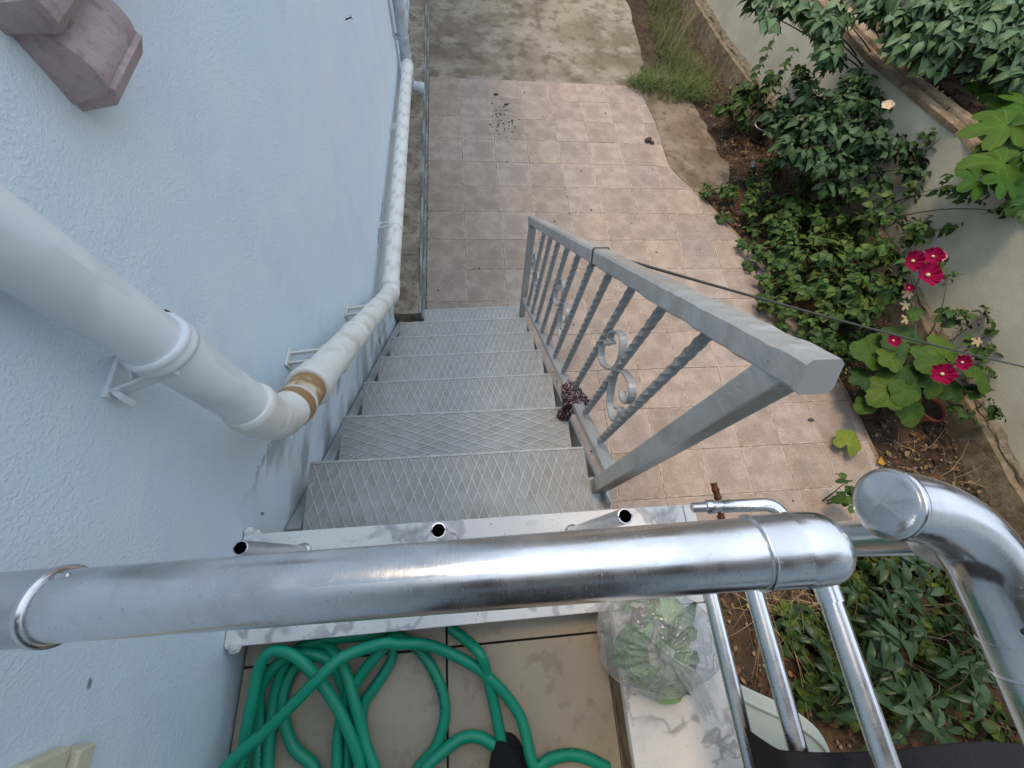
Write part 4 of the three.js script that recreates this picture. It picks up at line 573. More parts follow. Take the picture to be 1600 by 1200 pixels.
const LG = {
  ovate: [leafGeo([0.02, 0.2, 0.3, 0.32, 0.27, 0.17, 0.0]), leafGeo([0.02, 0.18, 0.27, 0.29, 0.25, 0.15, 0.0], { droop: 0.4, fold: 0.15 }), leafGeo([0.02, 0.22, 0.33, 0.34, 0.28, 0.18, 0.0], { droop: 0.1, fold: 0.45, wave: 0.012 })],
  round: [leafGeo([0.03, 0.26, 0.4, 0.43, 0.38, 0.24, 0.0], { fold: 0.2 }), leafGeo([0.03, 0.24, 0.37, 0.4, 0.35, 0.22, 0.0], { fold: 0.35, droop: 0.12 })],
  lance: [leafGeo([0.015, 0.09, 0.15, 0.175, 0.165, 0.125, 0.065, 0.0], { fold: 0.35, droop: 0.3 }), leafGeo([0.015, 0.1, 0.17, 0.19, 0.175, 0.13, 0.07, 0.0], { fold: 0.2, droop: 0.15, wave: 0.008 })],
  holly: [palmGeo(5, 0.22, { pow: 0.7 }), palmGeo(5, 0.28, { pow: 0.6, cup: 0.2, droop: 0.5 }), palmGeo(3, 0.2, { droop: 0.15 })],
  fig: [palmGeo(5, 0.55, { span: 2.5, pow: 0.75, n: 56 }), palmGeo(3, 0.5, { span: 2.5, pow: 0.8, n: 56, droop: 0.5 })],
};
const Q1 = new THREE.Quaternion(), Q2 = new THREE.Quaternion(), UPV = V(0, 1, 0);
function leafMatrix(p, n, yaw, s) { Q1.setFromUnitVectors(UPV, n); Q2.setFromAxisAngle(UPV, yaw); return new THREE.Matrix4().compose(p, Q1.clone().multiply(Q2), V(s, s, s)); }
function plant(o) {
  const t = thing(o.name, o.label, o.cat ?? 'shrub', o.base, o.group), B = V(...o.base), leaves = [], stems = [], up = o.up ?? 0.75;
  for (const [cx, cy, cz, cr0] of o.clumps) {
    const c = V(cx, cy, cz).sub(B), root = V(rr(-1, 1) * (o.spread ?? 0.08), -0.03, rr(-1, 1) * (o.spread ?? 0.08));
    if (o.near) { root.x += c.x * o.near; root.z += c.z * o.near; }
    const mid = root.clone().lerp(c, 0.55).add(V(rr(-0.04, 0.04), 0.1 * c.y + 0.03, rr(-0.04, 0.04)));
    stems.push(sweep(cr([root, mid, c], 10), { r: s => lerp(o.stemR ?? 0.009, 0.003, s), n: 5 }));
    const count = Math.round((o.density ?? 60) * (cr0 / 0.2) ** 2), tw = Math.max(3, Math.round(count / 9));
    for (let k = 0; k < tw; k++) {
      const d = V(rr(-1, 1), rr(-0.45, 1), rr(-1, 1)); if (d.length() > 1) d.normalize(); const e = c.clone().add(V(d.x * cr0, d.y * cr0 * (o.flat ?? 0.7), d.z * cr0)), s0 = c.clone().lerp(root, 0.18 * rnd());
      const m2 = s0.clone().lerp(e, 0.5).add(V(0, 0.12 * cr0, 0)), path = cr([s0, m2, e], 6); if (k % 2 === 0) stems.push(sweep(path, { r: s => lerp(0.0032, 0.0014, s), n: 4, cap: false }));
      const per = Math.max(3, Math.round(count / tw)), curve = new THREE.CatmullRomCurve3([s0, m2, e]), dir = e.clone().sub(s0).normalize(), yaw0 = Math.atan2(dir.x, dir.z);
      for (let i = 0; i < per; i++) {
        const q = o.whorl ? 1 - 0.35 * Math.floor(i / o.whorl) * (o.whorl / per) : lerp(0.3, 1, (i + rnd() * 0.5) / per), p = curve.getPoint(clamp(q)), n = V(rr(-1, 1) * 0.45 + dir.x * 0.4, up + rr(-0.2, 0.3), rr(-1, 1) * 0.45 + dir.z * 0.4).normalize();
        const yaw = o.whorl ? yaw0 + (i % o.whorl) / o.whorl * 2 * Math.PI + rr(-0.25, 0.25) : i === per - 1 ? yaw0 : yaw0 + (i % 2 ? 1 : -1) * rr(0.6, 1.5);
        p.add(V(rr(-1, 1), rr(-1, 1), rr(-1, 1)).multiplyScalar(0.012)); leaves.push({ p, m: leafMatrix(p, n, yaw, o.size * (rnd() < 0.22 ? rr(0.35, 0.6) : rr(0.65, 1.25))).multiply(new THREE.Matrix4().makeScale(rr(0.8, 1.15), rr(0.6, 1.9), 1)), g: Math.floor(rnd() * o.geos.length), k: Math.floor(rnd() * o.mats.length) });
      }
    }
  }
  obj(o.woody ? 'branches' : 'stems', stems, o.stem ?? M.stem, t);
  leaves.sort((a, b) => b.p.y - a.p.y); const cap = o.parts ?? 120, rest = o.mats.map(() => []);
  leaves.forEach((l, i) => { if (i < cap) { const m = obj('leaf', o.geos[l.g], o.mats[l.k], t); m.matrixAutoUpdate = true; m.applyMatrix4(l.m); } else rest[l.k].push(o.geos[l.g].clone().applyMatrix4(l.m)); });
  rest.forEach((r, k) => { if (r.length) { const f = obj('foliage', r, o.mats[k], t); f.userData.kind = 'stuff'; } });
  return t;
}
const LINK = [[4.27, 1.15, 1.44, .18], [4.53, 1.10, 1.72, .20], [4.99, 1.00, 1.84, .16], [4.09, .95, 1.49, .16], [3.92, .80, 1.64, .16], [4.42, 1.00, 1.77, .20], [4.14, .85, 1.86, .20], [4.63, 1.00, 1.96, .20]];
const CL_blue = [[3.86, 0.70, 1.81, .18], [3.81, 0.75, 2.34, .22], [4.13, 0.90, 2.14, .24], [4.42, 1.00, 1.92, .22], [4.47, 0.90, 2.27, .24], [4.73, 0.90, 2.40, .22], [5.01, 0.90, 1.99, .17], [4.45, 0.70, 2.49, .22], [4.12, 0.75, 2.47, .22], [4.11, 0.90, 1.73, .17], [4.97, 0.85, 2.63, .12], [3.92, 0.80, 2.06, .18], [4.27, 0.60, 2.61, .12], [4.65, 0.70, 2.62, .12]];
plant({ name: 'rose_bush', label: 'large blue green rose bush leaning over the boundary wall', base: [4.25, 0, 2.1], clumps: CL_blue, geos: LG.ovate, mats: LM.blue, size: 0.1, density: 190, parts: 295, woody: true, stem: M.twig, spread: 0.15 });
plant({ name: 'rose_bush', label: 'narrow dark shoots between the large rose bush and the overhanging tree', base: [4.4, 0, 1.6], clumps: LINK, geos: LG.ovate, mats: LM.blue, size: 0.085, density: 150, parts: 220, woody: true, stem: M.twig });
plant({ name: 'low_shrub', label: 'low trailing shrub spilling over the tiles below the large rose bush', base: [3.85, 0, 2.3], clumps: [[3.29, 0.10, 2.10, .09], [3.51, 0.15, 2.20, .12], [3.71, 0.20, 2.36, .13], [3.98, 0.20, 2.15, .13], [3.65, 0.15, 2.52, .10], [3.90, 0.20, 2.50, .10], [3.4, 0.12, 2.16, .08], [3.8, 0.15, 2.2, .1], [3.95, 0.12, 2.75, .09]], geos: LG.ovate, mats: LM.mid, size: 0.065, density: 210, parts: 150, near: 0.5 });
plant({ name: 'low_shrub', label: 'small deep green plant beside the dark flowerpot at the far end of the bed', base: [4.05, 0, 0.8], clumps: [[3.77, 0.25, 0.86, .13], [3.99, 0.35, 0.81, .17], [4.21, 0.40, 0.69, .16], [4.27, 0.30, 0.98, .13], [4.30, 0.60, 0.71, .11], [4.48, 0.70, 0.78, .10], [4.0, 0.25, 1.02, .1], [4.1, 0.3, 0.62, .12]], geos: LG.ovate, mats: LM.dark, size: 0.1, density: 120, parts: 150, near: 0.4 });
const CL_mid = [[3.76, 0.25, 3.02, .12], [3.88, 0.30, 3.29, .18], [4.05, 0.40, 3.37, .20], [4.31, 0.45, 3.33, .20], [3.94, 0.35, 3.73, .20], [4.20, 0.45, 3.73, .20], [4.56, 0.50, 3.46, .18], [4.44, 0.50, 3.85, .18], [3.77, 0.25, 3.49, .14], [4.49, 0.40, 2.94, .16], [4.62, 0.50, 3.04, .16], [3.47, 0.15, 3.74, .10], [3.61, 0.15, 3.83, .10], [3.95, 0.30, 4.00, .17], [4.16, 0.40, 4.07, .17], [3.78, 0.25, 3.73, .13], [4.82, 0.60, 3.09, .10], [4.94, 0.60, 3.24, .11], [5.12, 0.65, 3.20, .09], [4.16, 0.35, 3.89, .20], [4.25, 0.3, 3.0, .15], [4.1, 0.2, 3.1, .14], [4.08, 0.3, 2.56, .2], [4.23, 0.35, 2.75, .2], [3.87, 0.2, 2.7, .16], [4.46, 0.4, 2.57, .16], [4.27, 0.35, 2.26, .16]];
plant({ name: 'rose_bush', label: 'dense small leaved shrub in the middle of the bed below the pink blooms', base: [4.15, 0, 3.55], clumps: CL_mid, geos: [...LG.round, ...LG.ovate], mats: [...LM.mid, LM.under[2]], size: 0.082, density: 165, parts: 295, stem: M.twig, near: 0.35, spread: 0.15 });
plant({ name: 'rose_bush', label: 'sparse rose shoots with dark leaves against the grey wall beside the hollyhock', base: [4.75, 0, 4.55], clumps: [[4.70, 0.65, 4.19, .10], [4.85, 0.60, 4.32, .13], [5.00, 0.65, 4.28, .09], [4.91, 0.55, 4.55, .13], [5.07, 0.55, 4.60, .09], [5.22, 0.55, 4.63, .06], [4.74, 0.50, 5.00, .11], [4.84, 0.45, 5.12, .09], [4.64, 0.40, 5.15, .10], [4.33, 0.80, 3.83, .08], [4.75, 0.75, 3.90, .05], [5.15, 0.60, 4.42, .07], [4.94, 0.50, 4.82, .10]], geos: LG.round, mats: LM.dark, size: 0.085, density: 62, parts: 130, stem: M.twig });
plant({ name: 'seedling', label: 'small leafy sprig growing at the tile edge above the curved rail', cat: 'plant', base: [3.42, 0, 5.72], clumps: [[3.37, 0.30, 5.61, .06], [3.38, 0.28, 5.71, .06], [3.44, 0.25, 5.78, .06]], geos: LG.round, mats: LM.mid, size: 0.085, density: 90, parts: 60, spread: 0.02 });
const CL_dense = [[3.51, 0.35, 6.17, .20], [3.59, 0.40, 6.32, .22], [3.31, 0.35, 6.37, .22], [3.03, 0.30, 6.53, .20], [3.54, 0.40, 6.50, .22], [3.86, 0.40, 6.45, .20], [3.00, 0.35, 6.70, .22], [3.28, 0.40, 6.71, .22], [3.58, 0.40, 6.70, .22], [3.83, 0.40, 6.80, .22], [2.78, 0.30, 6.76, .20], [2.64, 0.25, 6.99, .16], [2.89, 0.35, 6.94, .20], [3.14, 0.40, 6.98, .20], [3.45, 0.40, 6.98, .20], [3.71, 0.40, 7.07, .20], [3.79, 0.40, 7.24, .20], [3.41, 0.40, 7.17, .20], [3.17, 0.40, 7.12, .18], [2.74, 0.20, 6.60, .15], [4.06, 0.40, 6.58, .20], [4.05, 0.40, 6.92, .20]];
plant({ name: 'broadleaf_shrub', label: 'dense shrub with long pointed leaves under the right handrail', base: [3.4, 0, 6.8], clumps: CL_dense.map(c => [c[0], c[1] + 0.12 * rr(-1, 1), c[2], c[3]]), geos: LG.lance, mats: LM.lance, size: 0.14, density: 21, whorl: 5, parts: 280, stem: M.twig, near: 0.55, up: 1.1 });
plant({ name: 'ground_plants', label: 'low yellowish green undergrowth beneath the dense shrub by the railing', cat: 'plant', base: [3.3, 0, 6.6], clumps: CL_dense.map(c => [c[0] + rr(-0.12, 0.12), 0.12, c[2] + rr(-0.12, 0.12) - 0.05, 0.2]), geos: LG.round, mats: LM.under, size: 0.07, density: 130, parts: 0, near: 0.8 });
plant({ name: 'ground_plants', label: 'creeping green cover between the tile edge and the wall footing', cat: 'plant', base: [4.1, 0, 3.0], clumps: [[3.75, .05, 2.7, .14], [4.1, .08, 2.75, .2], [4.4, .08, 2.5, .2], [4.0, .06, 3.0, .2], [3.55, .04, 3.2, .1], [3.7, .05, 3.55, .14], [3.62, .05, 3.95, .13], [3.8, .06, 4.2, .16], [4.1, .1, 4.3, .2], [4.4, .1, 4.1, .2], [3.95, .05, 4.5, .14], [4.6, .1, 3.8, .2], [4.7, .1, 3.4, .2], [4.3, .06, 1.6, .2], [4.0, .05, 1.9, .15], [4.6, .08, 1.9, .2], [3.4, .03, 2.5, .1], [3.9, .05, 2.35, .15]], geos: LG.round, mats: LM.mid, size: 0.06, density: 105, parts: 200, near: 0.8, flat: 0.5 });
{ // tree leaning over the boundary wall
  const t = plant({ name: 'overhanging_tree', label: 'tree with pale blue green leaves hanging over the top of the boundary wall', cat: 'tree', base: [5.75, 0.42, 1.3], clumps: [[3.24, 1.50, 1.35, .12], [3.48, 1.50, 1.27, .14], [3.77, 1.50, 1.29, .15], [3.87, 1.45, 1.50, .14], [3.89, 1.40, 1.71, .11], [4.40, 1.50, 1.17, .16], [4.44, 1.60, 1.52, .22], [4.60, 1.50, 1.82, .20], [4.69, 1.60, 1.81, .22], [4.77, 1.45, 2.00, .16], [4.85, 1.70, 1.91, .22], [5.34, 1.70, 1.75, .22], [5.21, 1.60, 2.06, .18], [5.36, 1.70, 2.05, .20], [5.34, 1.60, 2.36, .14], [5.23, 1.70, 1.49, .20], [4.62, 1.70, 1.62, .20], [5.6, 1.7, 1.3, .25], [5.9, 1.6, 1.6, .25], [5.0, 1.6, 1.35, .22], [5.7, 1.5, 1.9, .2], [4.1, 1.5, 1.35, .14]], geos: LG.ovate, mats: LM.pale, size: 0.125, density: 130, parts: 295, woody: true, stem: M.bark, stemR: 0.016, up: 0.8 });
  obj('trunk', [sweep(cr([[0, -0.45, 0], [-0.02, 0.3, 0.02], [0.12, 0.9, -0.12], [0.3, 1.6, -0.3]], 20), { r: s => lerp(0.075, 0.045, s), n: 12 }), sweep(cr([[-0.01, 0.35, 0.02], [-0.25, 0.7, 0.12], [-0.55, 1.0, 0.35], [-0.9, 1.15, 0.5]], 16), { r: s => lerp(0.045, 0.02, s), n: 9 })], M.bark, t);
}
function bigLeaves(t, list, geos, mats, root, stemMat, o = {}) {
  const st = [];
  for (const [x, y, z, r] of list) {
    const B = t.position, p = V(x, y, z).sub(B), tilt = V(rr(-0.3, 0.3) - 0.12, 1, rr(-0.25, 0.25) + 0.1).normalize(), yaw = Math.atan2(p.x - root.x, p.z - root.z) + rr(-0.6, 0.6), s = r * 2 * (o.scale ?? 1);
    const f = V(Math.sin(yaw), 0, Math.cos(yaw)), q = p.clone().addScaledVector(f, -0.45 * s); const m = obj('leaf', geos[Math.floor(rnd() * geos.length)], mats[Math.floor(rnd() * mats.length)], t); m.applyMatrix4(leafMatrix(q, tilt, yaw, s));
    st.push(sweep(cr([root.clone().add(V(rr(-0.06, 0.06), 0, rr(-0.06, 0.06))), root.clone().lerp(q, 0.5).add(V(0, 0.08 + 0.1 * q.y, 0)), q.clone().add(V(0, -0.004, 0))], 10), { r: k => lerp(0.006, 0.0035, k), n: 6 }));
  }
  if (st.length) obj('stems', st, stemMat, t);
}
function bloom(t, p, r, mat, eye) { // open hollyhock flower: five broad crinkled petals round a pale eye
  const B = t.position, n = V(-0.35 + rr(-0.25, 0.25), 1, 0.35 + rr(-0.25, 0.25)).normalize(), fl = new THREE.Group(); fl.name = 'flower'; fl.position.copy(V(...p).sub(B)); fl.quaternion.setFromUnitVectors(UPV, n); t.add(fl);
  for (let k = 0; k < 5; k++) { const g = sheet((u, v) => { const a = (u - 0.5) * 1.5, w = r * v * (1 - 0.12 * Math.abs(u - 0.5) * 2 * v) * (1 + 0.1 * Math.sin(u * 17 + k * 2)); return [Math.sin(a) * w, r * (0.42 * v * v + 0.12 * Math.sin(u * 14 + k) * v * v), Math.cos(a) * w]; }, 10, 6); g.rotateY(k / 5 * 2 * Math.PI); obj('petal', g, mat, fl); }
  obj('flower_eye', new THREE.SphereGeometry(r * 0.16, 10, 8).translate(0, r * 0.14, 0), eye, fl);
}
const magenta = phy({ color: lin(0.22, 0.003, 0.042), roughness: 0.85, specularIntensity: 0.2 }), pink = phy({ color: lin(0.72, 0.3, 0.32), roughness: 0.7 }), cream = phy({ color: lin(0.75, 0.6, 0.4), roughness: 0.7 }), eye = std({ color: lin(0.6, 0.55, 0.25), roughness: 0.8 });
{
  const t = thing('hollyhock', 'hollyhock with large lobed leaves and magenta flowers by the boundary wall', 'flowering plant', [4.45, 0, 4.85]);
  bigLeaves(t, [[3.76, 0.50, 4.51, 0.19], [4.16, 0.55, 4.33, 0.20], [3.91, 0.55, 4.66, 0.15], [4.25, 0.60, 4.58, 0.22], [4.01, 0.50, 4.77, 0.21], [4.42, 0.60, 4.49, 0.20], [3.85, 0.45, 4.95, 0.22], [4.01, 0.50, 5.00, 0.15], [4.35, 0.50, 4.93, 0.22], [4.22, 0.35, 5.15, 0.18], [4.77, 0.60, 4.80, 0.18], [3.76, 0.40, 4.75, 0.14], [4.24, 0.70, 4.22, 0.09], [4.67, 0.45, 4.92, 0.15], [4.10, 0.40, 4.35, 0.15], [3.80, 0.30, 4.99, 0.11], [4.1, 0.34, 4.6, 0.2], [4.35, 0.36, 4.7, 0.18], [4.05, 0.3, 4.85, 0.18]], LG.holly, LM.palm, V(-0.1, 0.05, -0.1), M.stem, { scale: 0.88 });
  const m = obj('yellow_leaf', LG.holly[0], LM.yellow[0], t); m.userData.label = 'yellowed leaf resting on the tile edge'; m.applyMatrix4(leafMatrix(V(3.74, 0.10, 5.25).sub(t.position), V(-0.1, 1, 0.15).normalize(), 2.4, 0.27));
  for (const [p, r] of [[[4.15, 0.95, 3.91], 0.085], [[4.21, 0.95, 4.06], 0.1], [[4.34, 0.97, 3.88], 0.075], [[4.18, 0.72, 4.86], 0.085], [[4.42, 0.72, 4.76], 0.065], [[4.03, 0.62, 4.49], 0.055]]) bloom(t, p, r, magenta, eye);
  bloom(t, [4.42, 0.97, 3.88], 0.042, pink, eye); bloom(t, [4.13, 0.85, 4.11], 0.035, magenta, eye);
  obj('flower_stalk', [sweep(cr([[-0.15, 0, -0.15], [-0.2, 0.4, -0.4], [-0.2, 0.8, -0.75], [-0.24, 0.94, -0.85]], 18), { r: s => lerp(0.011, 0.006, s), n: 7 }), sweep(cr([[-0.1, 0.1, -0.05], [-0.2, 0.45, 0.0], [-0.26, 0.7, 0.02]], 12), { r: 0.006, n: 6 }), sweep(cr([[-0.1, 0.1, -0.05], [-0.08, 0.45, -0.08], [-0.04, 0.7, -0.1]], 12), { r: 0.006, n: 6 })], M.stem, t);
  for (const [x, y, z] of [[4.18, 0.72, 4.2], [4.2, 0.66, 4.3], [4.17, 0.8, 4.13], [4.72, 0.7, 4.55]]) obj('seed_head', palmGeo(5, 0.5, { n: 20 }).clone().applyMatrix4(leafMatrix(V(x, y, z).sub(t.position), V(-0.2, 1, 0.3).normalize(), rnd() * 6, 0.1)), M.stemDry, t);
}
{
  const t = thing('small_rose', 'single pale pink rose on thin stems in front of the wall coping', 'rose', [5.1, 0, 2.2]); bloom(t, [5.06, 1.0, 2.13], 0.07, pink, std({ color: lin(0.6, 0.12, 0.1), roughness: 0.8 }));
  obj('stem', sweep(cr([[0, 0, 0], [0.02, 0.6, 0.02], [-0.04, 0.98, -0.07]], 10), { r: 0.004, n: 5 }), M.stem, t);
  const u = thing('small_rose', 'single cream rose at the top edge of the large rose bush', 'rose', [4.58, 0, 2.2]); bloom(u, [4.58, 1.14, 2.15], 0.055, cream, cream); obj('stem', sweep(cr([[0, 0, 0], [0.02, 0.6, 0.02], [0, 1.12, -0.05]], 10), { r: 0.004, n: 5 }), M.stem, u);
}
{
  const t = thing('fig_tree', 'fig tree with large lobed leaves rising beyond the wall at the right edge', 'tree', [5.75, 0.42, 2.9]);
  bigLeaves(t, [[4.70, 1.50, 2.91, 0.26], [5.07, 1.50, 2.77, 0.26], [4.62, 1.40, 3.22, 0.25], [4.79, 1.45, 3.11, 0.24], [4.92, 1.40, 3.37, 0.24], [4.50, 1.30, 3.43, 0.17], [4.72, 1.35, 3.55, 0.19], [4.95, 1.50, 3.10, 0.24], [5.50, 1.30, 2.19, 0.22], [4.75, 1.30, 3.2, 0.16], [4.91, 1.30, 3.63, 0.17], [5.71, 1.40, 2.15, 0.22], [5.3, 1.5, 2.5, 0.22], [5.4, 1.45, 2.9, 0.25], [5.2, 1.35, 3.3, 0.24], [5.6, 1.55, 3.2, 0.25], [5.9, 1.6, 2.6, 0.25], [5.75, 1.3, 2.5, 0.22], [6.1, 1.2, 2.1, 0.2], [5.5, 1.2, 3.7, 0.2], [5.15, 1.25, 2.55, 0.2], [5.05, 1.2, 3.05, 0.2], [5.35, 1.3, 3.5, 0.2], [5.9, 1.2, 3.0, 0.25], [6.3, 1.4, 2.4, 0.25], [6.0, 1.1, 1.7, 0.22]], LG.fig, LM.fig, V(-0.25, 0.75, 0.05), M.stem, { scale: 1.0 });
  obj('trunk', [sweep(cr([[0, -0.45, 0], [-0.05, 0.2, 0.03], [-0.2, 0.6, 0.05], [-0.3, 0.8, 0.05]], 12), { r: s => lerp(0.06, 0.03, s), n: 10 }), sweep(cr([[-0.1, 0.3, 0.03], [0.05, 0.7, -0.2], [0.1, 0.95, -0.4]], 10), { r: s => lerp(0.035, 0.02, s), n: 8 })], M.bark, t);
}
plant({ name: 'climbing_vine', label: 'thin dark leafed vine climbing over the coping near the small rose', cat: 'vine', base: [5.0, 0, 2.5], clumps: [[4.98, 1.05, 1.97, .12], [5.05, 1.0, 2.29, .13], [4.72, 1.1, 3.18, .09], [4.82, 1.15, 3.35, .12], [5.02, 1.1, 2.53, .1], [5.05, 1.2, 3.59, .15]], geos: LG.ovate, mats: LM.mid, size: 0.075, density: 110, parts: 160, woody: true, stem: M.twig });
plant({ name: 'broadleaf_shrub', label: 'bushy dark green shrub behind the wall between the overhanging tree and the fig', base: [6.0, 0.42, 1.8], clumps: [[5.86, 1.3, 1.54, .3], [6.16, 1.2, 1.77, .3], [6.01, 1.0, 2.19, .3], [6.13, 1.0, 1.19, .25], [5.8, 0.8, 1.9, .3], [6.3, 0.9, 2.5, .3], [5.8, 0.9, 2.6, .25]], geos: LG.ovate, mats: LM.dark, size: 0.11, density: 90, parts: 200, woody: true, stem: M.twig, near: 0.4 });
plant({ name: 'low_shrub', label: 'ragged small leaved shrub spilling over the tile edge left of the middle rose bush', base: [3.85, 0, 3.4], clumps: [[3.5, .1, 2.95, .09], [3.62, .14, 3.1, .12], [3.7, .2, 3.3, .14], [3.6, .12, 3.5, .11], [3.72, .2, 3.65, .14], [3.5, .1, 3.75, .1], [3.7, .15, 3.95, .13], [3.85, .2, 4.15, .15], [3.9, .25, 4.3, .14], [3.95, .3, 2.95, .16]], geos: LG.round, mats: LM.mid, size: 0.07, density: 130, parts: 200, near: 0.5, spread: 0.2 });
plant({ name: 'rose_bush', label: 'tall airy rose shoots rising above the middle bush in front of the wall', base: [4.5, 0, 3.2], clumps: [[4.35, .75, 3.2, .14], [4.55, .8, 3.05, .15], [4.6, .8, 3.4, .14], [4.25, .65, 3.55, .14], [4.85, .8, 2.95, .12], [4.75, .75, 3.7, .1], [4.4, .7, 2.75, .14], [4.95, .85, 3.4, .09]], geos: LG.round, mats: LM.mid, size: 0.075, density: 75, parts: 200, stem: M.twig, spread: 0.15 });
{ // slender shoots with paired leaflets in front of the wall
  for (const [b, e, label] of [[[4.0, 0.15, 0.75], [4.05, 1.0, 0.62], 'taller upright shoot with paired leaves in front of the pale wall'], [[4.2, 0.2, 0.85], [4.22, 0.95, 0.88], 'shorter bushy shoot with paired leaves in front of the pale wall']]) {
    const t = thing('leafy_shoot', label, 'plant', b), B = V(...b), E = V(...e).sub(B), c = new THREE.CatmullRomCurve3([V(0, -0.2, 0), E.clone().multiplyScalar(0.5).add(V(0.03, 0, 0.02)), E]); obj('stem', sweep(c.getPoints(16), { r: s => lerp(0.006, 0.002, s), n: 6 }), M.stem, t);
    for (let k = 0; k < 9; k++) for (const s of [-1, 1]) { const q = 0.25 + 0.75 * k / 8, p = c.getPoint(q), m = obj('leaf', LG.ovate[k % 3], LM.mid[(k + (s > 0)) % 4], t); m.applyMatrix4(leafMatrix(p, V(s * 0.25, 1, 0.2).normalize(), s * rr(1.2, 1.9) + (k % 2) * 0.7, rr(0.09, 0.13) * (1.15 - 0.4 * q))); }
  }
}
// ground cover: weeds, dry grass, litter
function blades(list, m, name, label, cat, n, h, spread, w, lean) {
  const gs = []; for (const [x, y, z, r] of list) for (let i = 0; i < n; i++) { const a = rnd() * 6.28, q = Math.sqrt(rnd()) * r * spread, p = V(x + q * Math.cos(a), 0.0, z + q * Math.sin(a)), d = rnd() * 6.28, l = h * rr(0.5, 1.15), s = lean * rr(0.4, 1.3), W = w * rr(0.6, 1.2), pos = [], f = V(Math.cos(d), 0, Math.sin(d)), sx = -f.z * W, sz = f.x * W; for (let k = 0; k <= 3; k++) { const u = k / 3, c = p.clone().addScaledVector(f, s * u * u * l).add(V(0, l * (u - 0.35 * s * u * u), 0)), e = 1 - u * 0.9; pos.push(c.x - sx * e, c.y, c.z - sz * e, c.x + sx * e, c.y, c.z + sz * e); } gs.push(geo(pos, [0, 2, 1, 1, 2, 3, 2, 4, 3, 3, 4, 5, 4, 6, 5, 5, 6, 7])); }
  const o = obj(name, gs, m); if (label) tag(o, label, cat); o.userData.kind = 'stuff'; return o;
}
const WEED = [[2.9, 0.1, 0.0, 0.16], [3.14, 0.2, -0.10, 0.22], [3.31, 0.3, 0.12, 0.24], [3.58, 0.35, 0.07, 0.24], [3.8, 0.35, -0.24, 0.24], [3.55, 0.4, -0.42, 0.25], [3.6, 0.5, -0.84, 0.27], [3.67, 0.3, 0.19, 0.17], [3.65, 0.4, -1.4, 0.3], [3.75, 0.3, -2.1, 0.3]];
const weedMat = std({ color: lin(0.10, 0.145, 0.035), roughness: 0.8 }), weedMat2 = std({ color: lin(0.17, 0.19, 0.055), roughness: 0.8 });
blades(WEED, weedMat, 'weeds', 'feathery green weeds at the far corner of the tiled yard', 'weeds', 230, 0.24, 1.15, 0.004, 1.1);
blades(WEED.slice(2), weedMat2, 'weeds', 'yellowish fine weeds mixed into the green weeds by the wall footing', 'weeds', 70, 0.36, 1.0, 0.003, 0.6);
blades([[3.5, 0, -0.6, 0.1], [3.45, 0, -0.9, 0.12]], M.stemDry, 'dry_grass', 'tall straw coloured dry stalks standing out of the far weeds', 'dry grass', 14, 0.85, 1, 0.004, 0.5);
blades([[2.75, 0, 6.35, 0.22], [2.95, 0, 6.25, 0.2], [2.6, 0, 6.5, 0.12], [2.5, 0, 6.3, 0.15]], M.stemDry, 'dry_grass', 'dry straw lying on the soil beside the landing', 'dry grass', 30, 0.38, 1, 0.0032, 1.6);
blades([[4.3, 0, 5.5, 0.25], [4.55, 0, 5.3, 0.2], [4.7, 0, 5.6, 0.2]], M.stemDry, 'dry_grass', 'a few pale dry blades on the soil near the hollyhock', 'dry grass', 9, 0.3, 1, 0.003, 1.7);
function scatter(name, label, cat, m, n, make, geos) { const gs = geos.map(() => []); for (let i = 0; i < n; i++) { const k = Math.floor(rnd() * geos.length), mt = make(i); if (mt) gs[k].push(mt); } gs.forEach((a, k) => { if (!a.length) return; const I = new THREE.InstancedMesh(geos[k], m[k % m.length], a.length); a.forEach((x, i) => I.setMatrixAt(i, x)); I.name = numbered(name); I.userData.kind = 'stuff'; I.castShadow = I.receiveShadow = true; scene.add(I); if (label) tag(I, label[k % label.length], cat); }); }
const bedPoint = () => { for (let i = 0; i < 40; i++) { const z = rr(-0.2, 8), x = z > 6.05 ? rr(1.9, 4.9) : rr(3.0, 4.95); if (z < 2.05 && x < 3.72) continue; if (x < footX(z) - 0.02 && (z > 6.05 || x > edgeX(Math.max(0, z)) + 0.05)) return [x, z]; } return [4.5, 5]; };
const litterM = [[0.16, 0.085, 0.04], [0.09, 0.05, 0.03], [0.26, 0.17, 0.08], [0.2, 0.06, 0.03]].map(c => std({ color: lin(...c), roughness: 0.9, map: T_vein })); const litterG = [leafGeo([0.02, 0.2, 0.3, 0.3, 0.2, 0], { droop: 0.5, fold: 0.7 }), leafGeo([0.02, 0.18, 0.24, 0.22, 0.15, 0], { droop: -0.4, fold: 0.5 }), leafGeo([0.02, 0.22, 0.34, 0.3, 0.2, 0], { droop: 0.3, fold: -0.5 }), leafGeo([0.02, 0.12, 0.16, 0.16, 0.1, 0], { droop: 0.6, fold: 0.8 })];
scatter('leaf_litter', ['tan curled leaves fallen on the bed soil', 'dark brown leaves rotting on the bed soil', 'straw coloured broken leaves on the bed soil', 'reddish brown narrow leaves on the bed soil'], 'leaf litter', litterM, 1900, () => { const [x, z] = bedPoint(); return leafMatrix(V(x, 0.03 + 0.012 * rnd(), z), V(rr(-0.5, 0.5), 1, rr(-0.5, 0.5)).normalize(), rnd() * 6.28, rr(0.025, 0.06)); }, litterG);
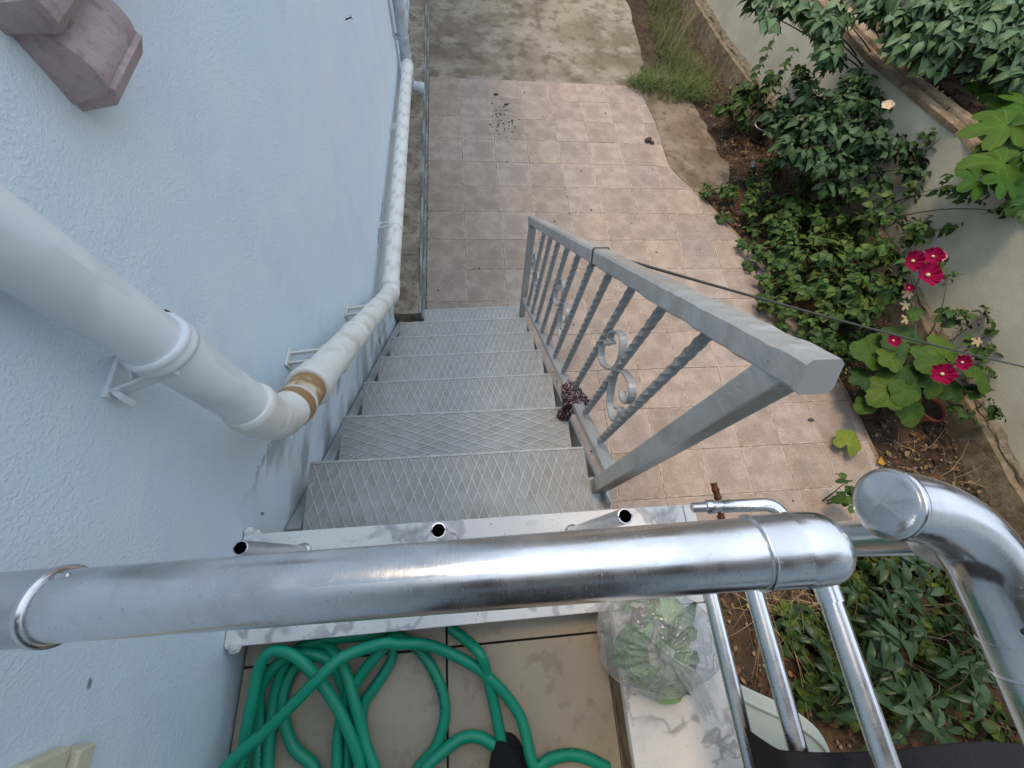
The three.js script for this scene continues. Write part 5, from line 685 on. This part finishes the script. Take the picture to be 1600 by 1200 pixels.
const peb = [0, 1, 2].map(s => { const g = new THREE.IcosahedronGeometry(1, 1), p = g.attributes.position; for (let i = 0; i < p.count; i++) { const k = 0.8 + 0.4 * hash(Math.round(p.getX(i) * 50), Math.round(p.getY(i) * 50 + p.getZ(i) * 700), s); p.setXYZ(i, p.getX(i) * k, p.getY(i) * k * 0.6, p.getZ(i) * k); } g.computeVertexNormals(); return g; });
scatter('pebbles', ['pale grit strewn over the bed soil', 'brown clods strewn over the bed soil', 'grey gravel strewn over the bed soil'], 'gravel', [std({ color: lin(0.22, 0.18, 0.14), roughness: 1 }), M.soil, std({ color: lin(0.13, 0.11, 0.09), roughness: 1 })], 2000, () => { const [x, z] = bedPoint(), s = rr(0.004, 0.014) * (rnd() > 0.95 ? 2 : 1); return leafMatrix(V(x, 0.012 + 0.015 * rnd(), z), UPV, rnd() * 6, s); }, peb);
{ // dark crumbs on the tiles
  const g = []; for (let i = 0; i < 70; i++) { const c = i < 45 ? [0.95 + 0.25 * (rnd() + rnd() - 1), 0.85 + 0.5 * (rnd() + rnd() - 1)] : [rr(0.1, 3.6), rr(0.2, 5.7)]; if (c[0] > edgeX(c[1])) continue; g.push(peb[i % 3].clone().scale(...[0, 0, 0].map(() => rr(0.004, 0.011))).translate(c[0], 0.009, c[1])); }
  tag(obj('dirt_specks', g, std({ color: lin(0.06, 0.05, 0.045), roughness: 1 }), scene, 'stuff'), 'dark specks of dirt scattered on the yard tiles', 'dirt');
  const d = peb[0].clone().scale(0.055, 0.04, 0.032).rotateY(0.5).translate(2.79, 0.022, 1.15), d2 = peb[1].clone().scale(0.03, 0.03, 0.026).translate(2.835, 0.018, 1.19); tag(obj('dry_clump', [d, d2], std({ color: lin(0.06, 0.045, 0.035), roughness: 1 })), 'dark brown dried clump lying alone on the tiles near the bed', 'clump');
  for (const [x, z, r, l] of [[0.87, 0.33, 0.02, 'dark pebble on the third far tile row'], [0.99, 0.53, 0.018, 'dark pebble just nearer than the first one on the far tiles'], [3.57, 4.98, 0.02, 'dark twig bit on the tile joint near the railing post']]) tag(obj('pebble', peb[2].clone().scale(r * 1.5, r, r * 0.8).translate(x, 0.012, z), M.cable), l, 'pebble');
}
{
  const t = thing('flowerpot', 'dark plastic flowerpot with a pale rim among the far plants', 'flowerpot', [4.32, 0, 1.02]); obj('pot', new THREE.LatheGeometry([[0.07, 0], [0.085, 0.1], [0.095, 0.17], [0.1, 0.172], [0.092, 0.168], [0.08, 0.1]].map(p => new THREE.Vector2(...p)), 28), M.pot, t); obj('rim', new THREE.TorusGeometry(0.1, 0.007, 8, 32).rotateX(Math.PI / 2).translate(0, 0.172, 0), M.white, t); obj('potting_soil', new THREE.CylinderGeometry(0.088, 0.088, 0.01, 24).translate(0, 0.14, 0), M.soil, t);
  const u = thing('flowerpot', 'red brown flowerpot half hidden under the hollyhock leaves', 'flowerpot', [4.66, 0, 4.98]); obj('pot', new THREE.LatheGeometry([[0.08, 0], [0.1, 0.14], [0.11, 0.16], [0.125, 0.162], [0.125, 0.19], [0.112, 0.19], [0.1, 0.13]].map(p => new THREE.Vector2(...p)), 28), M.potRed, u); obj('potting_soil', new THREE.CylinderGeometry(0.104, 0.104, 0.01, 24).translate(0, 0.165, 0), M.soil, u);
  const c = thing('drink_can', 'crushed silver blue drink can lying on the leaf litter', 'can', [4.06, 0.05, 1.63]); const g = new THREE.CylinderGeometry(0.04, 0.038, 0.15, 24, 6), p = g.attributes.position; for (let i = 0; i < p.count; i++) { const k = 1 - 0.25 * Math.exp(-((p.getY(i) - 0.01) ** 2) * 900) * (p.getX(i) > 0 ? 1 : 0.3); p.setX(i, p.getX(i) * k); } g.computeVertexNormals(); g.rotateZ(1.35); g.rotateY(1.1); obj('can_body', g, std({ color: lin(0.45, 0.52, 0.6), metalness: 0.9, roughness: 0.3 }), c); const lid = new THREE.CylinderGeometry(0.034, 0.036, 0.006, 20).translate(0, 0.078, 0); lid.rotateZ(1.35); lid.rotateY(1.1); obj('can_lid', lid, M.alu, c);
  tag(obj('fallen_leaf', LG.ovate[1].clone().applyMatrix4(leafMatrix(V(4.02, 0.05, 5.42), V(0.1, 1, 0.2).normalize(), 1.8, 0.13)), std({ color: lin(0.5, 0.25, 0.02), roughness: 0.7 })), 'orange yellow fallen leaf at the tile edge above the curved rail', 'leaf');
  tag(obj('fallen_leaf', LG.ovate[0].clone().applyMatrix4(leafMatrix(V(2.42, 0.06, 6.42), V(0.1, 1, 0.1).normalize(), 1.2, 0.11)), std({ color: lin(0.38, 0.36, 0.03), roughness: 0.7 })), 'yellow fallen leaf on the soil between the railing bars', 'leaf');
}
{ // beams lying beyond the coping and ground plants on the neighbour's side
  tag(obj('old_beam', sweep(cr([[5.02, 1.26, 1.05], [5.2, 1.27, 1.9], [5.38, 1.25, 2.55]], 20), { sec: SQ(0.09, 0.08, 0.4), r: s => 1 + 0.05 * Math.sin(s * 23), up: V(0, 1, 0) }), M.bark), 'weathered round beam lying on the coping under the overhanging tree', 'beam');
  plant({ name: 'broadleaf_shrub', label: 'dark undergrowth on the ground beyond the boundary wall', base: [6.6, 0.42, 1.5], clumps: [[6.2, 0.6, 0.6, .3], [6.6, 0.6, 1.2, .3], [6.3, 0.55, 2.0, .3], [7.0, 0.6, 1.8, .3], [7.2, 0.65, 0.6, .35], [6.8, 0.7, 2.6, .3], [6.2, 0.65, 3.2, .3], [7.6, 0.7, 1.6, .35]], geos: LG.ovate, mats: LM.dark, size: 0.12, density: 110, parts: 120, near: 0.7 });
}
{ // taller trees of the neighbouring garden, right of the frame: they shade the bed
  const spots = [[9.6, -1.0, 4.0, 'leafy tree of the neighbouring garden farthest from the house, outside the view'], [10.2, 3.2, 4.6, 'tall leafy tree of the neighbouring garden opposite the stairs, outside the view'], [9.4, 7.4, 4.4, 'leafy tree of the neighbouring garden beside the landing, outside the view']];
  spots.forEach(([x, z, h, label], k) => { const cl = []; for (let i = 0; i < 26; i++) { const a = rnd() * 6.28, q = Math.sqrt(rnd()) * 1.7; cl.push([x + q * Math.cos(a), h * rr(0.55, 1) - 0.25 * q, z + q * Math.sin(a), rr(0.5, 0.75)]); } const t = plant({ name: 'garden_tree', label, cat: 'tree', base: [x, 0.4, z], clumps: cl, geos: LG.ovate, mats: LM.dark, size: 0.26, density: 13, parts: 0, woody: true, stem: M.bark, stemR: 0.03 }); obj('trunk', sweep(cr([[0, -0.4, 0], [0.05, 1, 0.05], [0, h * 0.6, 0]], 10), { r: s => lerp(0.13, 0.06, s), n: 10 }), M.bark, t); });
}

{ // house across the yard, beyond the frame: the bright rails mirror it
  const t = thing('opposite_house', 'beige house across the far end of the yard, out of view', 'house');
  obj('wall', box(-9, 13, -0.1, 8.5, -20, -14, 0.02), std({ color: lin(0.42, 0.33, 0.24), roughness: 0.9 }), t); obj('roof', sweep(V3([[-9.4, 8.5, -17], [13.4, 8.5, -17]]), { sec: [[0, -3.4], [1.9, 0], [0, 3.4]], r: 1, up: V(0, 1, 0) }), std({ color: lin(0.25, 0.1, 0.06), roughness: 0.9 }), t);
  for (let k = 0; k < 5; k++) for (let j = 0; j < 2; j++) { const w = obj('window', box(-6.7 + k * 4, -5.3 + k * 4, 1.2 + j * 3.4, 2.9 + j * 3.4, -14.02, -13.96, 0.01), std({ color: lin(0.05, 0.06, 0.07), roughness: 0.1 }), t); obj('frame', [box(-6.8 + k * 4, -6.7 + k * 4, 1.1 + j * 3.4, 3 + j * 3.4, -14.01, -13.93), box(-5.3 + k * 4, -5.2 + k * 4, 1.1 + j * 3.4, 3 + j * 3.4, -14.01, -13.93), box(-6.7 + k * 4, -5.3 + k * 4, 2.9 + j * 3.4, 3 + j * 3.4, -14.01, -13.93)], M.white, w); }
}

renderer.render(scene, camera);
